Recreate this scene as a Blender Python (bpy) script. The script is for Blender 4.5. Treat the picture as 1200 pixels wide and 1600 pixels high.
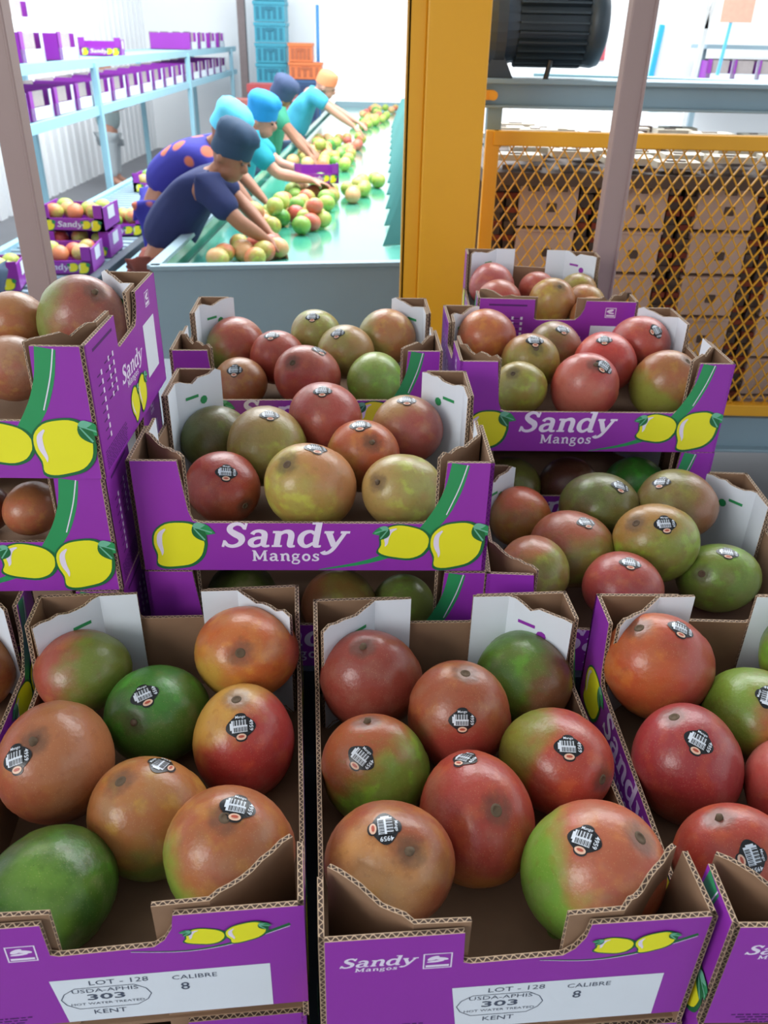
import bpy, bmesh, math, random
from mathutils import Vector, Matrix, noise
R = math.radians
sc = bpy.context.scene
for o in list(bpy.data.objects): bpy.data.objects.remove(o)
COL = sc.collection
# ---------------------------------------------------------------- camera
pt, rl = R(30.05), R(1.27)
Fw = Vector((0, math.cos(pt), -math.sin(pt))); Dn = Vector((0, -math.sin(pt), -math.cos(pt))); Xx = Vector((1, 0, 0))
XR = Xx*math.cos(rl) - Dn*math.sin(rl); DR = Xx*math.sin(rl) + Dn*math.cos(rl)
cd = bpy.data.cameras.new('camera'); cam = bpy.data.objects.new('camera', cd); COL.objects.link(cam)
m = Matrix((XR, -DR, -Fw)).transposed().to_4x4(); m.translation = (0, 0, 1.5); cam.matrix_world = m
cd.sensor_fit = 'VERTICAL'; cd.sensor_height = 36; cd.sensor_width = 27; cd.lens = 36*1282.5/1600
cd.clip_start = .02; cd.clip_end = 200
cd.dof.use_dof = True; cd.dof.focus_distance = .8; cd.dof.aperture_fstop = 12
sc.camera = cam
# ---------------------------------------------------------------- light and exposure
w = bpy.data.worlds.new('world'); sc.world = w; w.use_nodes = True
bg = w.node_tree.nodes['Background']; bg.inputs[0].default_value = (.93, .97, 1, 1); bg.inputs[1].default_value = 1.6
def area(name, loc, target, size, power, col=(1, 1, 1)):
    d = bpy.data.lights.new(name, 'AREA'); d.shape = 'RECTANGLE'; d.size, d.size_y = size; d.energy = power; d.color = col
    o = bpy.data.objects.new(name, d); COL.objects.link(o); o.location = loc
    o.rotation_euler = (Vector(target)-Vector(loc)).to_track_quat('-Z', 'Y').to_euler(); return o
area('window_light', (-2.3, -1.7, 2.25), (0, .7, .9), (1.5, 1.3), 66, (1, .985, .96))
area('hall_fill_light', (-.6, 6.5, 4.2), (-.6, 6.5, 0), (4, 5), 560, (.95, .98, 1))  # added overhead fill lamp that brightens the hall around the belt
area('hall_fill_light', (2.2, 4.2, 3.6), (1.4, 4.0, 0), (2, 3), 130, (.95, .98, 1))  # second added fill lamp, lifts the machine and far wall at the right
sc.view_settings.view_transform = 'Standard'; sc.view_settings.look = 'None'; sc.view_settings.exposure = 0.0
sc.view_settings.gamma = 1; sc.view_settings.use_curve_mapping = False
# ---------------------------------------------------------------- helpers
def lin(c):
    if isinstance(c, str): c = tuple(int(c[i:i+2], 16)/255 for i in (0, 2, 4))
    return tuple((x/12.92 if x <= .04045 else ((x+.055)/1.055)**2.4) for x in c) + (1,)
def mat(name, c, rough=.6, metal=0, noise_amt=.12, scale=30, emit=0, spec=.5, bump=0):
    m = bpy.data.materials.new(name); m.use_nodes = True; nt = m.node_tree; N = nt.nodes; b = N['Principled BSDF']
    b.inputs['Roughness'].default_value = rough; b.inputs['Metallic'].default_value = metal
    b.inputs['Specular IOR Level'].default_value = spec
    c = lin(c)
    tc = N.new('ShaderNodeTexCoord'); nz = N.new('ShaderNodeTexNoise'); nz.inputs['Scale'].default_value = scale; nz.inputs['Detail'].default_value = 4
    nt.links.new(tc.outputs['Object'], nz.inputs['Vector'])
    mx = N.new('ShaderNodeMix'); mx.data_type = 'RGBA'
    mx.inputs[6].default_value = tuple(x*(1-noise_amt) for x in c[:3])+(1,); mx.inputs[7].default_value = tuple(min(1, x*(1+noise_amt)) for x in c[:3])+(1,)
    nt.links.new(nz.outputs[0], mx.inputs[0]); nt.links.new(mx.outputs[2], b.inputs['Base Color'])
    if emit:
        b.inputs['Emission Color'].default_value = c; b.inputs['Emission Strength'].default_value = emit
    if bump:
        bp = N.new('ShaderNodeBump'); bp.inputs['Strength'].default_value = bump; bp.inputs['Distance'].default_value = .002
        nt.links.new(nz.outputs[0], bp.inputs['Height']); nt.links.new(bp.outputs[0], b.inputs['Normal'])
    return m
def edge_mat():
    m = bpy.data.materials.new('corrugated_edge'); m.use_nodes = True; nt = m.node_tree; N = nt.nodes; L = nt.links.new; b = N['Principled BSDF']
    b.inputs['Roughness'].default_value = .9
    uv = N.new('ShaderNodeUVMap'); sp = N.new('ShaderNodeSeparateXYZ'); L(uv.outputs[0], sp.inputs[0])
    def M(op, a, bb=None):
        n = N.new('ShaderNodeMath'); n.operation = op
        for i, x in enumerate((a, bb)):
            if x is None: continue
            if isinstance(x, (int, float)): n.inputs[i].default_value = x
            else: L(x, n.inputs[i])
        return n.outputs[0]
    s = M('MULTIPLY', M('SINE', M('MULTIPLY', sp.outputs[0], 6.2832)), .34)
    d = M('ABSOLUTE', M('SUBTRACT', M('SUBTRACT', sp.outputs[1], .5), s))
    flute = M('LESS_THAN', d, .13)
    lin1 = M('GREATER_THAN', M('ABSOLUTE', M('SUBTRACT', sp.outputs[1], .5)), .36)
    f = M('MAXIMUM', flute, lin1)
    mx = N.new('ShaderNodeMix'); mx.data_type = 'RGBA'; mx.inputs[6].default_value = lin('43332a'); mx.inputs[7].default_value = lin('b49a80')
    L(f, mx.inputs[0]); L(mx.outputs[2], b.inputs['Base Color']); return m
class MB:
    def __init__(s): s.v = []; s.f = []; s.m = []; s.uv = []
    def face(s, pts, m=0, uv=None):
        n = len(s.v); s.v += [tuple(p) for p in pts]; s.f.append(tuple(range(n, n+len(pts)))); s.m.append(m); s.uv.append(uv)
    def mesh(s, verts, faces, m=0):
        n = len(s.v); s.v += [tuple(p) for p in verts]
        for f in faces: s.f.append(tuple(i+n for i in f)); s.m.append(m); s.uv.append(None)
    def box(s, a, b, m=0, M=None):
        x0, y0, z0 = a; x1, y1, z1 = b
        V = [Vector(p) for p in [(x0,y0,z0),(x1,y0,z0),(x1,y1,z0),(x0,y1,z0),(x0,y0,z1),(x1,y0,z1),(x1,y1,z1),(x0,y1,z1)]]
        if M: V = [M @ p for p in V]
        s.mesh(V, [(3,2,1,0),(4,5,6,7),(0,1,5,4),(1,2,6,5),(2,3,7,6),(3,0,4,7)], m)
    def bar(s, p, q, w, h=None, m=0, up=(0,0,1)):
        h = h or w; p = Vector(p); q = Vector(q); d = (q-p).normalized(); u = Vector(up)
        if abs(d.dot(u)) > .98: u = Vector((0,1,0))
        x = d.cross(u).normalized(); y = x.cross(d).normalized()
        V = [c+x*a*w/2+y*b*h/2 for c in (p, q) for a, b in ((-1,-1),(1,-1),(1,1),(-1,1))]
        s.mesh(V, [(3,2,1,0),(4,5,6,7),(0,1,5,4),(1,2,6,5),(2,3,7,6),(3,0,4,7)], m)
    def tube(s, pts, r, n=10, m=0, caps=True):
        pts = [Vector(p) for p in pts]; rs = r if isinstance(r, (list, tuple)) else [r]*len(pts); V = []; x = None
        for i, p in enumerate(pts):
            d = (pts[min(i+1, len(pts)-1)]-pts[max(i-1, 0)]).normalized()
            if x is None:
                u = Vector((0,0,1)) if abs(d.z) < .9 else Vector((1,0,0)); x = d.cross(u).normalized()
            x = (x-d*x.dot(d)).normalized(); y = d.cross(x)
            V += [p+(x*math.cos(2*math.pi*k/n)+y*math.sin(2*math.pi*k/n))*rs[i] for k in range(n)]
        F = [(i*n+k, i*n+(k+1)%n, (i+1)*n+(k+1)%n, (i+1)*n+k) for i in range(len(pts)-1) for k in range(n)]
        if caps: F += [tuple(range(n))[::-1], tuple(range(len(V)-n, len(V)))]
        s.mesh(V, F, m)
    def lathe(s, prof, M, n=24, m=0):
        V = [M @ Vector((r*math.cos(2*math.pi*k/n), r*math.sin(2*math.pi*k/n), z)) for r, z in prof for k in range(n)]
        s.mesh(V, [(i*n+k, i*n+(k+1)%n, (i+1)*n+(k+1)%n, (i+1)*n+k) for i in range(len(prof)-1) for k in range(n)]+[tuple(range(n))[::-1], tuple(range(len(V)-n, len(V)))], m)
    def data(s, name, mats, smooth=False):
        me = bpy.data.meshes.new(name); me.from_pydata(s.v, [], s.f)
        for x in mats: me.materials.append(x)
        ul = me.uv_layers.new(name='UVMap')
        for p, mi, uv in zip(me.polygons, s.m, s.uv):
            p.material_index = mi; p.use_smooth = smooth
            if uv:
                for li, c in zip(p.loop_indices, uv): ul.data[li].uv = c
        me.update(); return me
    def build(s, name, mats, parent=None, smooth=False):
        return link(name, s.data(name, mats, smooth), parent)
def link(name, me, parent=None):
    o = bpy.data.objects.new(name, me); COL.objects.link(o)
    if parent: o.parent = parent
    return o
def tag(o, label=None, cat=None, group=None, kind=None):
    if label: o['label'] = label
    if cat: o['category'] = cat
    if group: o['group'] = group
    if kind: o['kind'] = kind
    return o
def empty(name, loc, rz=0):
    o = bpy.data.objects.new(name, None); COL.objects.link(o); o.location = loc; o.rotation_euler = (0, 0, rz); o.empty_display_size = .05; return o
def copy_tree(o, parent=None):
    c = o.copy(); COL.objects.link(c); c.parent = parent
    for ch in list(o.children): copy_tree(ch, c)
    return c
def bevel(o, wd, seg=2):
    b = o.modifiers.new('bevel', 'BEVEL'); b.width = wd; b.segments = seg; b.limit_method = 'ANGLE'; return o
# ---------------------------------------------------------------- materials
M_purple = mat('purple_print', '9033a8', .38, scale=8, noise_amt=.06)
M_kraft = mat('kraft_cardboard', '8a6c54', .85, scale=60, noise_amt=.10)
M_edge = edge_mat()
M_white = mat('white_print', 'd9e2ec', .55, noise_amt=.03)
M_yellow = mat('yellow_print', 'e6e428', .45, noise_amt=.03)
M_green = mat('green_print', '2a9258', .45, noise_amt=.05)
M_dgreen = mat('dark_green_print', '1d6a3c', .45, noise_amt=.05)
M_lgreen = mat('pale_green_print', '6fb89a', .45, noise_amt=.05)
M_ink = mat('grey_ink', '4a5468', .6, noise_amt=.05)
M_dink = mat('dark_purple_ink', '4c1c66', .5, noise_amt=.05)
M_lav = mat('pale_lilac_print', 'e4dcf2', .45, noise_amt=.03)
M_black = mat('sticker_black', '14161a', .35, noise_amt=.05)
M_cream = mat('sticker_cream', 'e0b9a0', .4, noise_amt=.05)
M_stk = mat('sticker_white', 'd5dde6', .3, noise_amt=.02)
M_stem = mat('mango_stem', '5b4a38', .9, noise_amt=.4, scale=200)
M_steel = mat('blue_grey_steel', '8aa2ae', .45, .2, .05, 6)
M_dsteel = mat('dark_steel', '46505a', .5, .5, .15, 20)
M_lsteel = mat('pale_blue_steel', '96c4d4', .5, .1, .05, 6)
M_yel = mat('yellow_paint', 'e4a41c', .4, 0, .05, 5)
M_brown = mat('taupe_paint', '9c8682', .5, 0, .05, 6)
M_motor = mat('motor_paint', '36444e', .45, .2, .1, 20)
M_belt = mat('green_belt', '4aa892', .16, 0, .05, 4, spec=.9)
M_belt.node_tree.nodes['Principled BSDF'].inputs['Coat Weight'].default_value = 1; M_belt.node_tree.nodes['Principled BSDF'].inputs['Coat Roughness'].default_value = .12
M_teal = mat('teal_paint', '1d6e6c', .55, 0, .1, 6)
M_wall = mat('white_wall', 'eef1f3', .8, 0, .02, 2)
M_floor = mat('concrete_floor', '6e6f74', .6, 0, .15, 3)
M_creamp = mat('cream_plastic', 'cfc6b6', .6, 0, .1, 30)
M_skin = mat('brown_skin', '9a6a52', .55, 0, .05, 20)
M_skin2 = mat('light_brown_skin', 'c08d78', .55, 0, .05, 20)
BOXM = [M_purple, M_kraft, M_edge, M_white, M_yellow, M_green, M_dgreen, M_lgreen, M_ink, M_dink, M_lav]
PUR, KRA, EDG, WHI, YEL, GRE, DGR, LGR, INK, DIN, LAV = range(11)
# ---------------------------------------------------------------- setting
def struct(name, mb, mats): return tag(mb.build(name, mats), kind='structure')
b = MB(); b.box((-8, -4, -.1), (9, 16, 0)); struct('floor', b, [M_floor])
b = MB(); b.box((-4, -3.2, 3.1), (4, 2.3, 3.2)); struct('shading_ceiling', b, [M_wall])  # unseen slab added to keep the foreground darker than the hall behind
b = MB(); b.box((-4.1, -3.3, 0), (4.1, -3.2, 3.2)); struct('shading_wall_front', b, [M_wall])  # unseen wall added behind the camera to cut ambient world light
b = MB(); b.box((-4.1, -3.2, 0), (-4.0, 2.3, 3.2)); struct('shading_wall_side', b, [M_wall])  # unseen wall added at the left to cut ambient world light
b = MB(); b.box((-7, 13.3, 0), (-1.12, 13.4, 5)); struct('wall_back', b, [M_wall])
b = MB()   # ribbed cladding of the left wall
y = 3.5
while y < 13.3:
    b.box((-3.6, y, 0), (-3.5, y+.14, 2.0)); b.box((-3.6, y+.14, 0), (-3.53, y+.22, 2.0)); y += .22
b.box((-3.62, 3.5, 2.0), (-3.5, 13.3, 4.5))
struct('wall_left', b, [M_wall])
b = MB(); b.box((-1.5, 12.9, 0), (1.0, 13.0, .62)); struct('trim_back', b, [M_steel])
b = MB(); b.box((1.0, 7.75, 0), (8, 7.85, 4)); struct('wall_right', b, [M_wall])
# ---------------------------------------------------------------- printed artwork, 2D shapes in metres on a panel
GL = {
'S': ([[(.43,.54,.06),(.37,.65,.09),(.25,.69,.10),(.13,.62,.13),(.12,.50,.14),(.24,.39,.17),(.37,.30,.17),(.41,.18,.14),(.35,.07,.12),(.22,.02,.10),(.10,.06,.09),(.04,.16,.07)],[(.44,.52,.06),(.46,.71,.06)],[(.03,.20,.06),(.01,.0,.06)]], .54),
'a': ([[(.08,.38,.11),(.13,.46,.09),(.24,.48,.10),(.34,.42,.13),(.36,.3,.14),(.36,.1,.13),(.41,.03,.09),(.5,.04,.06)],[(.34,.28,.08),(.2,.27,.09),(.09,.2,.13),(.08,.1,.13),(.15,.03,.1),(.26,.05,.08),(.34,.13,.07)]], .53),
'n': ([[(.13,.0,.14),(.13,.48,.14)],[(.0,.45,.07),(.14,.45,.07)],[(.02,.03,.06),(.25,.03,.06)],[(.15,.36,.08),(.24,.45,.1),(.35,.46,.13),(.42,.36,.14),(.42,.1,.14),(.44,.03,.1),(.54,.03,.06)]], .57),
'd': ([[(.36,.40,.08),(.28,.47,.09),(.16,.44,.12),(.08,.33,.14),(.08,.17,.14),(.15,.05,.11),(.25,.03,.1),(.37,.13,.08)],[(.42,.74,.14),(.42,.12,.14),(.46,.03,.09),(.55,.03,.06)],[(.27,.71,.06),(.42,.71,.06)]], .57),
'y': ([[(.09,.46,.14),(.27,.03,.13)],[(.47,.46,.09),(.29,.0,.10),(.19,-.15,.10),(.09,-.19,.1),(.04,-.13,.13)],[(.0,.45,.07),(.21,.45,.07)],[(.36,.45,.07),(.57,.45,.07)]], .55),
'M': ([[(.12,.0,.12),(.12,.7,.12)],[(.68,.0,.14),(.68,.7,.14)],[(.13,.66,.14),(.39,.1,.13)],[(.39,.1,.09),(.66,.66,.09)],[(.0,.03,.06),(.24,.03,.06)],[(.56,.03,.06),(.82,.03,.06)],[(.0,.68,.06),(.15,.68,.06)],[(.66,.68,.06),(.82,.68,.06)]], .86),
'g': ([[(.2+.14*math.cos(t*.5236),.33+.13*math.sin(t*.5236),.1) for t in range(13)],[(.1,.2,.08),(.08,.12,.09),(.2,.08,.1),(.36,.04,.11),(.4,-.06,.1),(.32,-.16,.09),(.18,-.18,.08),(.05,-.14,.09),(.04,-.04,.09),(.12,.05,.08)],[(.32,.43,.08),(.44,.46,.07)]], .49),
'o': ([[(.24+.17*math.cos(t*.5236),.24+.2*math.sin(t*.5236),.12) for t in range(13)]], .5),
's': ([[(.33,.36,.06),(.28,.45,.08),(.18,.46,.09),(.1,.38,.12),(.16,.28,.12),(.3,.2,.13),(.32,.1,.12),(.22,.03,.09),(.1,.04,.08),(.04,.12,.06)],[(.34,.34,.05),(.35,.48,.05)],[(.03,.15,.05),(.02,.0,.05)]], .4)}
def smooth_pts(p, k=4):
    if len(p) < 3: return p
    out = []
    for i in range(len(p)-1):
        a, b_, c, d = p[max(i-1, 0)], p[i], p[i+1], p[min(i+2, len(p)-1)]
        for j in range(k):
            t = j/k
            out.append(tuple(.5*((2*b_[q])+(-a[q]+c[q])*t+(2*a[q]-5*b_[q]+4*c[q]-d[q])*t*t+(-a[q]+3*b_[q]-3*c[q]+d[q])*t**3) for q in range(3)))
    return out+[p[-1]]
def ribbon(pts):                                     # (x, y, width) centre line -> list of quads
    P = pts; L, Rr = [], []
    for i in range(len(P)):
        a = P[max(i-1, 0)]; c = P[min(i+1, len(P)-1)]; dx, dy = c[0]-a[0], c[1]-a[1]; n = math.hypot(dx, dy) or 1
        nx, ny = -dy/n*P[i][2]/2, dx/n*P[i][2]/2
        L.append((P[i][0]+nx, P[i][1]+ny)); Rr.append((P[i][0]-nx, P[i][1]-ny))
    return [[Rr[i], Rr[i+1], L[i+1], L[i]] for i in range(len(P)-1)]
class Art:
    """collects (layer, material, polygon) in panel coordinates"""
    def __init__(s): s.it = []
    def poly(s, pts, m, ly=1): s.it.append((ly, m, pts))
    def rect(s, x0, y0, x1, y1, m, ly=1): s.poly([(x0,y0),(x1,y0),(x1,y1),(x0,y1)], m, ly)
    def ell(s, cx, cy, rx, ry, m, ly=1, rot=0, n=24):
        c, q = math.cos(rot), math.sin(rot)
        s.poly([(cx+rx*math.cos(t)*c-ry*math.sin(t)*q, cy+rx*math.cos(t)*q+ry*math.sin(t)*c) for t in [2*math.pi*k/n for k in range(n)]], m, ly)
    def line(s, pts, m, ly=1):
        for q in ribbon(smooth_pts(pts)): s.poly(q, m, ly)
    def word(s, txt, x, y, h, m, ly=1, track=.03, shear=.22, rot=0, sx=1.0):
        u = h/.72; px = 0; c, q = math.cos(rot), math.sin(rot)
        for ch in txt:
            st, adv = GL[ch]
            for k in st:
                for quad in ribbon(smooth_pts(k)):
                    P = [((px+a+b_*shear)*u*sx, b_*u) for a, b_ in quad]
                    s.poly([(x+a*c-b_*q, y+a*q+b_*c) for a, b_ in P], m, ly)
            px += adv+track
    def text(s, txt, x, y, size, m, ly=1, sx=1.0, off=0.0, rot=0, align='CENTER'):
        cu = bpy.data.curves.new('t', 'FONT'); cu.body = txt; cu.size = size; cu.align_x = align; cu.offset = off; cu.resolution_u = 2
        ob = bpy.data.objects.new('t', cu); me = bpy.data.meshes.new_from_object(ob)
        c, q = math.cos(rot), math.sin(rot)
        for p in me.polygons:
            s.poly([(x+me.vertices[i].co.x*sx*c-me.vertices[i].co.y*q, y+me.vertices[i].co.x*sx*q+me.vertices[i].co.y*c) for i in p.vertices], m, ly)
        bpy.data.objects.remove(ob); bpy.data.curves.remove(cu); bpy.data.meshes.remove(me)
    def fruit(s, cx, cy, w, h, leaf, ly=2, flip=1, tilt=0, rim=.0028):
        """a yellow mango drawing with green outline, highlight crescent and a leaf tuft on side leaf (-1/1)"""
        base = [(.50,.02),(.47,.28),(.30,.46),(.05,.50),(-.22,.46),(-.42,.28),(-.47,.02),(-.42,-.22),(-.44,-.42),(-.30,-.50),(-.05,-.49),(.22,-.43),(.42,-.24)]
        sm = [(p[0], p[1]) for p in smooth_pts([(a, b_, 1) for a, b_ in base+base[:1]], 3)]
        c, q = math.cos(tilt), math.sin(tilt)
        def T(a, b_): a *= flip*w; b_ *= h; return (cx+a*c-b_*q, cy+a*q+b_*c)
        sc_ = 1+2*rim/w
        s.poly([T(a*sc_+.012, b_*sc_-.01) for a, b_ in sm][::flip], DGR, ly)
        s.poly([T(a, b_) for a, b_ in sm][::flip], YEL, ly+1)
        cr = [(-.22,.36,.03),(-.33,.24,.09),(-.36,.04,.10),(-.33,-.14,.06),(-.34,-.24,.01)]
        for quad in ribbon(smooth_pts(cr)): s.poly([T(a, b_) for a, b_ in quad][::flip], LAV, ly+2)
        lx, lyy = leaf
        for k, (ang, ln) in enumerate(((-.15, 1.0), (-.75, .95), (.35, .55))):
            L_ = .46*h*ln; a = math.atan2(lyy, lx)+ang*(1 if lx > 0 else -1); bx, by = cx+lx*w*.30, cy+h*.42
            P = []
            for t in range(9):
                u = t/8; P.append((u*L_, .30*L_*math.sin(math.pi*u**.8)))
            P += [(u*L_, -.26*L_*math.sin(math.pi*(u)**.8)) for u in [t/8 for t in range(7, 0, -1)]]
            P = [(bx+x*math.cos(a)-y_*math.sin(a), by+x*math.sin(a)+y_*math.cos(a)) for x, y_ in P]
            s.poly(P, (GRE, DGR, LGR)[k], ly+3+k)
            s.line([(bx+.1*L_*math.cos(a), by+.1*L_*math.sin(a), .0012), (bx+.85*L_*math.cos(a), by+.85*L_*math.sin(a), .0022*h/.06)], LGR, ly+6)
def clip_poly(P, ax, val, keep_less):
    out = []
    for i in range(len(P)):
        a, b_ = P[i], P[(i+1) % len(P)]
        ia = (a[ax] <= val) == keep_less; ib = (b_[ax] <= val) == keep_less
        if ia: out.append(a)
        if ia != ib:
            t = (val-a[ax])/(b_[ax]-a[ax]); out.append((a[0]+(b_[0]-a[0])*t, a[1]+(b_[1]-a[1])*t))
    return out
BL, BW, BH, TH = .38, .272, .134, .0042
def panel_mesh(name, outline, art, width, th=TH):
    """outline in (s,t); outer face at y=0 facing -y, s from 0..width mapped to x from -width/2"""
    b = MB(); o = [(s-width/2, t) for s, t in outline]; n = len(o)
    b.face([(s, 0, t) for s, t in o], PUR)
    b.face([(s, th, t) for s, t in o][::-1], KRA)
    acc = 0
    for i in range(n):
        p, q = o[i], o[(i+1) % n]; d = math.hypot(q[0]-p[0], q[1]-p[1])
        u0, u1 = acc/.0062, (acc+d)/.0062; acc += d
        b.face([(p[0], 0, p[1]), (p[0], th, p[1]), (q[0], th, q[1]), (q[0], 0, q[1])], EDG, [(u0,0),(u0,1),(u1,1),(u1,0)])
    lo, hi = -width/2+.0006, width/2-.0006
    for k_, (ly, m_, P) in enumerate(art.it):
        P = [(s-width/2, t) for s, t in P]
        for ax, v, k in ((0, lo, False), (0, hi, True), (1, .0006, False)):
            P = clip_poly(P, ax, v, k)
            if len(P) < 3: break
        if len(P) < 3: continue
        ar = sum(P[i][0]*P[(i+1) % len(P)][1]-P[(i+1) % len(P)][0]*P[i][1] for i in range(len(P)))
        if ar < 0: P = P[::-1]
        b.face([(s, -.00012*ly-3e-6*(k_ % 33), t) for s, t in P], m_)
    return b.data(name, BOXM)
# long side of the crate: brand words, fruit drawings, vine ribbon
LW = BL
long_out = [(0,0),(LW,0),(LW,BH),(.331,BH),(.329,.100),(.324,.078),(.318,.066),(.308,.0605),(.070,.0605),(.062,.063),(.058,.075),(.053,BH-.012),(.052,BH),(0,BH)]
A = Art()
A.line([(.195,.0008,.001),(.25,.012,.005),(.292,.032,.010),(.322,.066,.017),(.338,.100,.018),(.345,BH-.0015,.019)], GRE, 1)
A.line([(.352,BH-.002,.0012),(.345,.105,.0012),(.333,.072,.0012)], LAV, 2)
A.fruit(.044, .033, .056, .056, (1, -.2), 3, 1)
A.fruit(.288, .037, .054, .042, (-1, -.2), 3, 1, -.25)
A.fruit(.345, .034, .058, .056, (1, -.2), 8, 1, .12)
A.word('Sandy', .091, .0305, .0305, LAV, 2, .0, .16, 0, 1.15)
A.word('Mangos', .1225, .0125, .0140, LAV, 3, .05, .02, 0, 1.05)
ME_long = panel_mesh('side_panel', long_out, A, LW)
A = Art()
A.line([(.195,.0008,.001),(.25,.012,.005),(.292,.032,.010),(.322,.066,.017),(.338,.100,.018),(.345,BH-.0015,.019)], GRE, 1)
ME_longplain = ME_long
# short end, front row design: small logo, white lot label, two little fruits
EW = BW
end_low = [(0,.019),(EW,.019),(EW,BH),(.184,BH),(.182,BH-.014),(.176,BH-.026),(.168,BH-.033),(.104,BH-.035),(.0985,BH-.033),(.0975,BH),(0,BH)]
end_out = [(0,0),(EW,0)]+end_low[2:]
A = Art()
A.word('Sandy', .014, BH-.0335, .0115, LAV, 1, .0, .22, 0, 1.16)
A.word('Mangos', .024, BH-.0395, .0048, LAV, 1, .05, .1, 0, 1.2)
for (x0, y0, x1, y1) in ((.0705,.0905,.0905,.0915),(.0705,.1085,.0905,.1095),(.0705,.0905,.0715,.1095),(.0895,.0905,.0905,.1095),(.0725,.0925,.0885,.0950)): A.rect(x0, y0+.002, x1, y1+.002, LAV, 1)
A.ell(.0775, .1055, .0045, .0022, LAV, 1, .5); A.ell(.083, .1045, .005, .0018, LAV, 1, -.2); A.ell(.079, .1015, .006, .0012, LAV, 1, .1)
A.line([(.152,BH-.040,.0006),(.19,BH-.0445,.001),(.225,BH-.038,.0022),(.262,BH-.021,.0030)], DGR, 1)
A.line([(.152,BH-.0407,.0004),(.19,BH-.0455,.0005),(.225,BH-.0395,.0006),(.262,BH-.0233,.0006)], LAV, 2)
A.fruit(.203, BH-.028, .027, .019, (-1, .1), 3, 1, -.3, .0016)
A.fruit(.2315, BH-.0255, .029, .021, (1, -.1), 8, 1, .25, .0016)
A.poly([(.098,.006),(.246,.006),(.246,.0640),(.0925,.0640)], WHI, 1)
A.text('LOT - 128', .139, .0548, .0085, INK, 3, 1.15)
A.text('USDA-APHIS', .1285, .0452, .0068, INK, 3, 1.25)
A.text('303', .1285, .0350, .0108, INK, 3, 1.75, .0002)
A.text('HOT WATER TREATED', .1285, .0285, .0042, INK, 3, 1.2)
A.text('KENT', .1285, .0150, .0085, INK, 3, 1.1)
A.text('CALIBRE', .192, .0530, .0078, INK, 3, 1.1)
A.text('8', .1845, .0385, .0140, INK, 3, 1.0, .0001)
oc = [(.100,.030),(.108,.0235),(.149,.0235),(.157,.030),(.160,.0375),(.157,.045),(.149,.0515),(.108,.0515),(.100,.045),(.097,.0375),(.100,.030)]
for i in range(len(oc)-1): A.poly(ribbon([(oc[i][0],oc[i][1],.0007),(oc[i+1][0],oc[i+1][1],.0007)])[0], INK, 3)
rnd = random.Random(3)
for r_ in range(4):
    x = .022+.004*r_
    while x < .072-.003*r_:
        l = rnd.uniform(.002, .007); A.rect(x, .017-.0036*r_, x+l, .0187-.0036*r_, DIN, 1); x += l+.0014
A.it = [(l, m_, [(s, BH-(BH-t)*.895) for s, t in P]) for l, m_, P in A.it]
ME_end1 = panel_mesh('end_panel', end_low, A, EW)
# short end, other design: text table, brand words, fruits, blank label
A = Art()
A.word('Sandy', .096, .060, .0180, LAV, 1, .0, .16, 0, 1.2)
A.word('Mangos', .112, .051, .0080, LAV, 1, .05, .02, 0, 1.1)
A.fruit(.130, .026, .030, .034, (1, -.1), 3, 1, .5, .0018)
A.fruit(.160, .028, .032, .036, (1, -.1), 8, 1, .3, .0018)
A.rect(.196, .030, .246, .092, WHI, 1)
for c_, (x0, n0, yb) in enumerate(((.034, 8, .030), (.060, 5, .062), (.075, 5, .062))):
    for k in range(n0):
        A.rect(x0, yb+.0092*k, x0+.004, yb+.0092*k+.0052, LAV, 1)
        A.rect(x0-.012, yb+.0092*k+.0015, x0-.002, yb+.0092*k+.003, DIN, 1)
for k in range(8):
    x = .012
    while x < .084:
        l = rnd.uniform(.003, .008); A.rect(x, .022-.0026*k, x+l, .0232-.0026*k, DIN, 1); x += l+.0015
A.rect(.020, BH-.012, .085, BH-.009, DIN, 1)
for (x0, y0, x1, y1) in ((.218,.1065,.236,.1075),(.218,.1225,.236,.1235),(.218,.1065,.219,.1235),(.235,.1065,.236,.1235),(.220,.1085,.234,.1115)): A.rect(x0, y0, x1, y1, LAV, 1)
A.ell(.226, .1185, .006, .0022, LAV, 1, .3); A.ell(.228, .1145, .005, .0013, LAV, 1, -.1)
ME_end2 = panel_mesh('end_panel', end_out, A, EW)
b = MB(); b.box((-BL/2+TH, TH, .001), (BL/2-TH, BW-TH, .005)); ME_bot = b.data('bottom_panel', [M_kraft])
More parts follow.
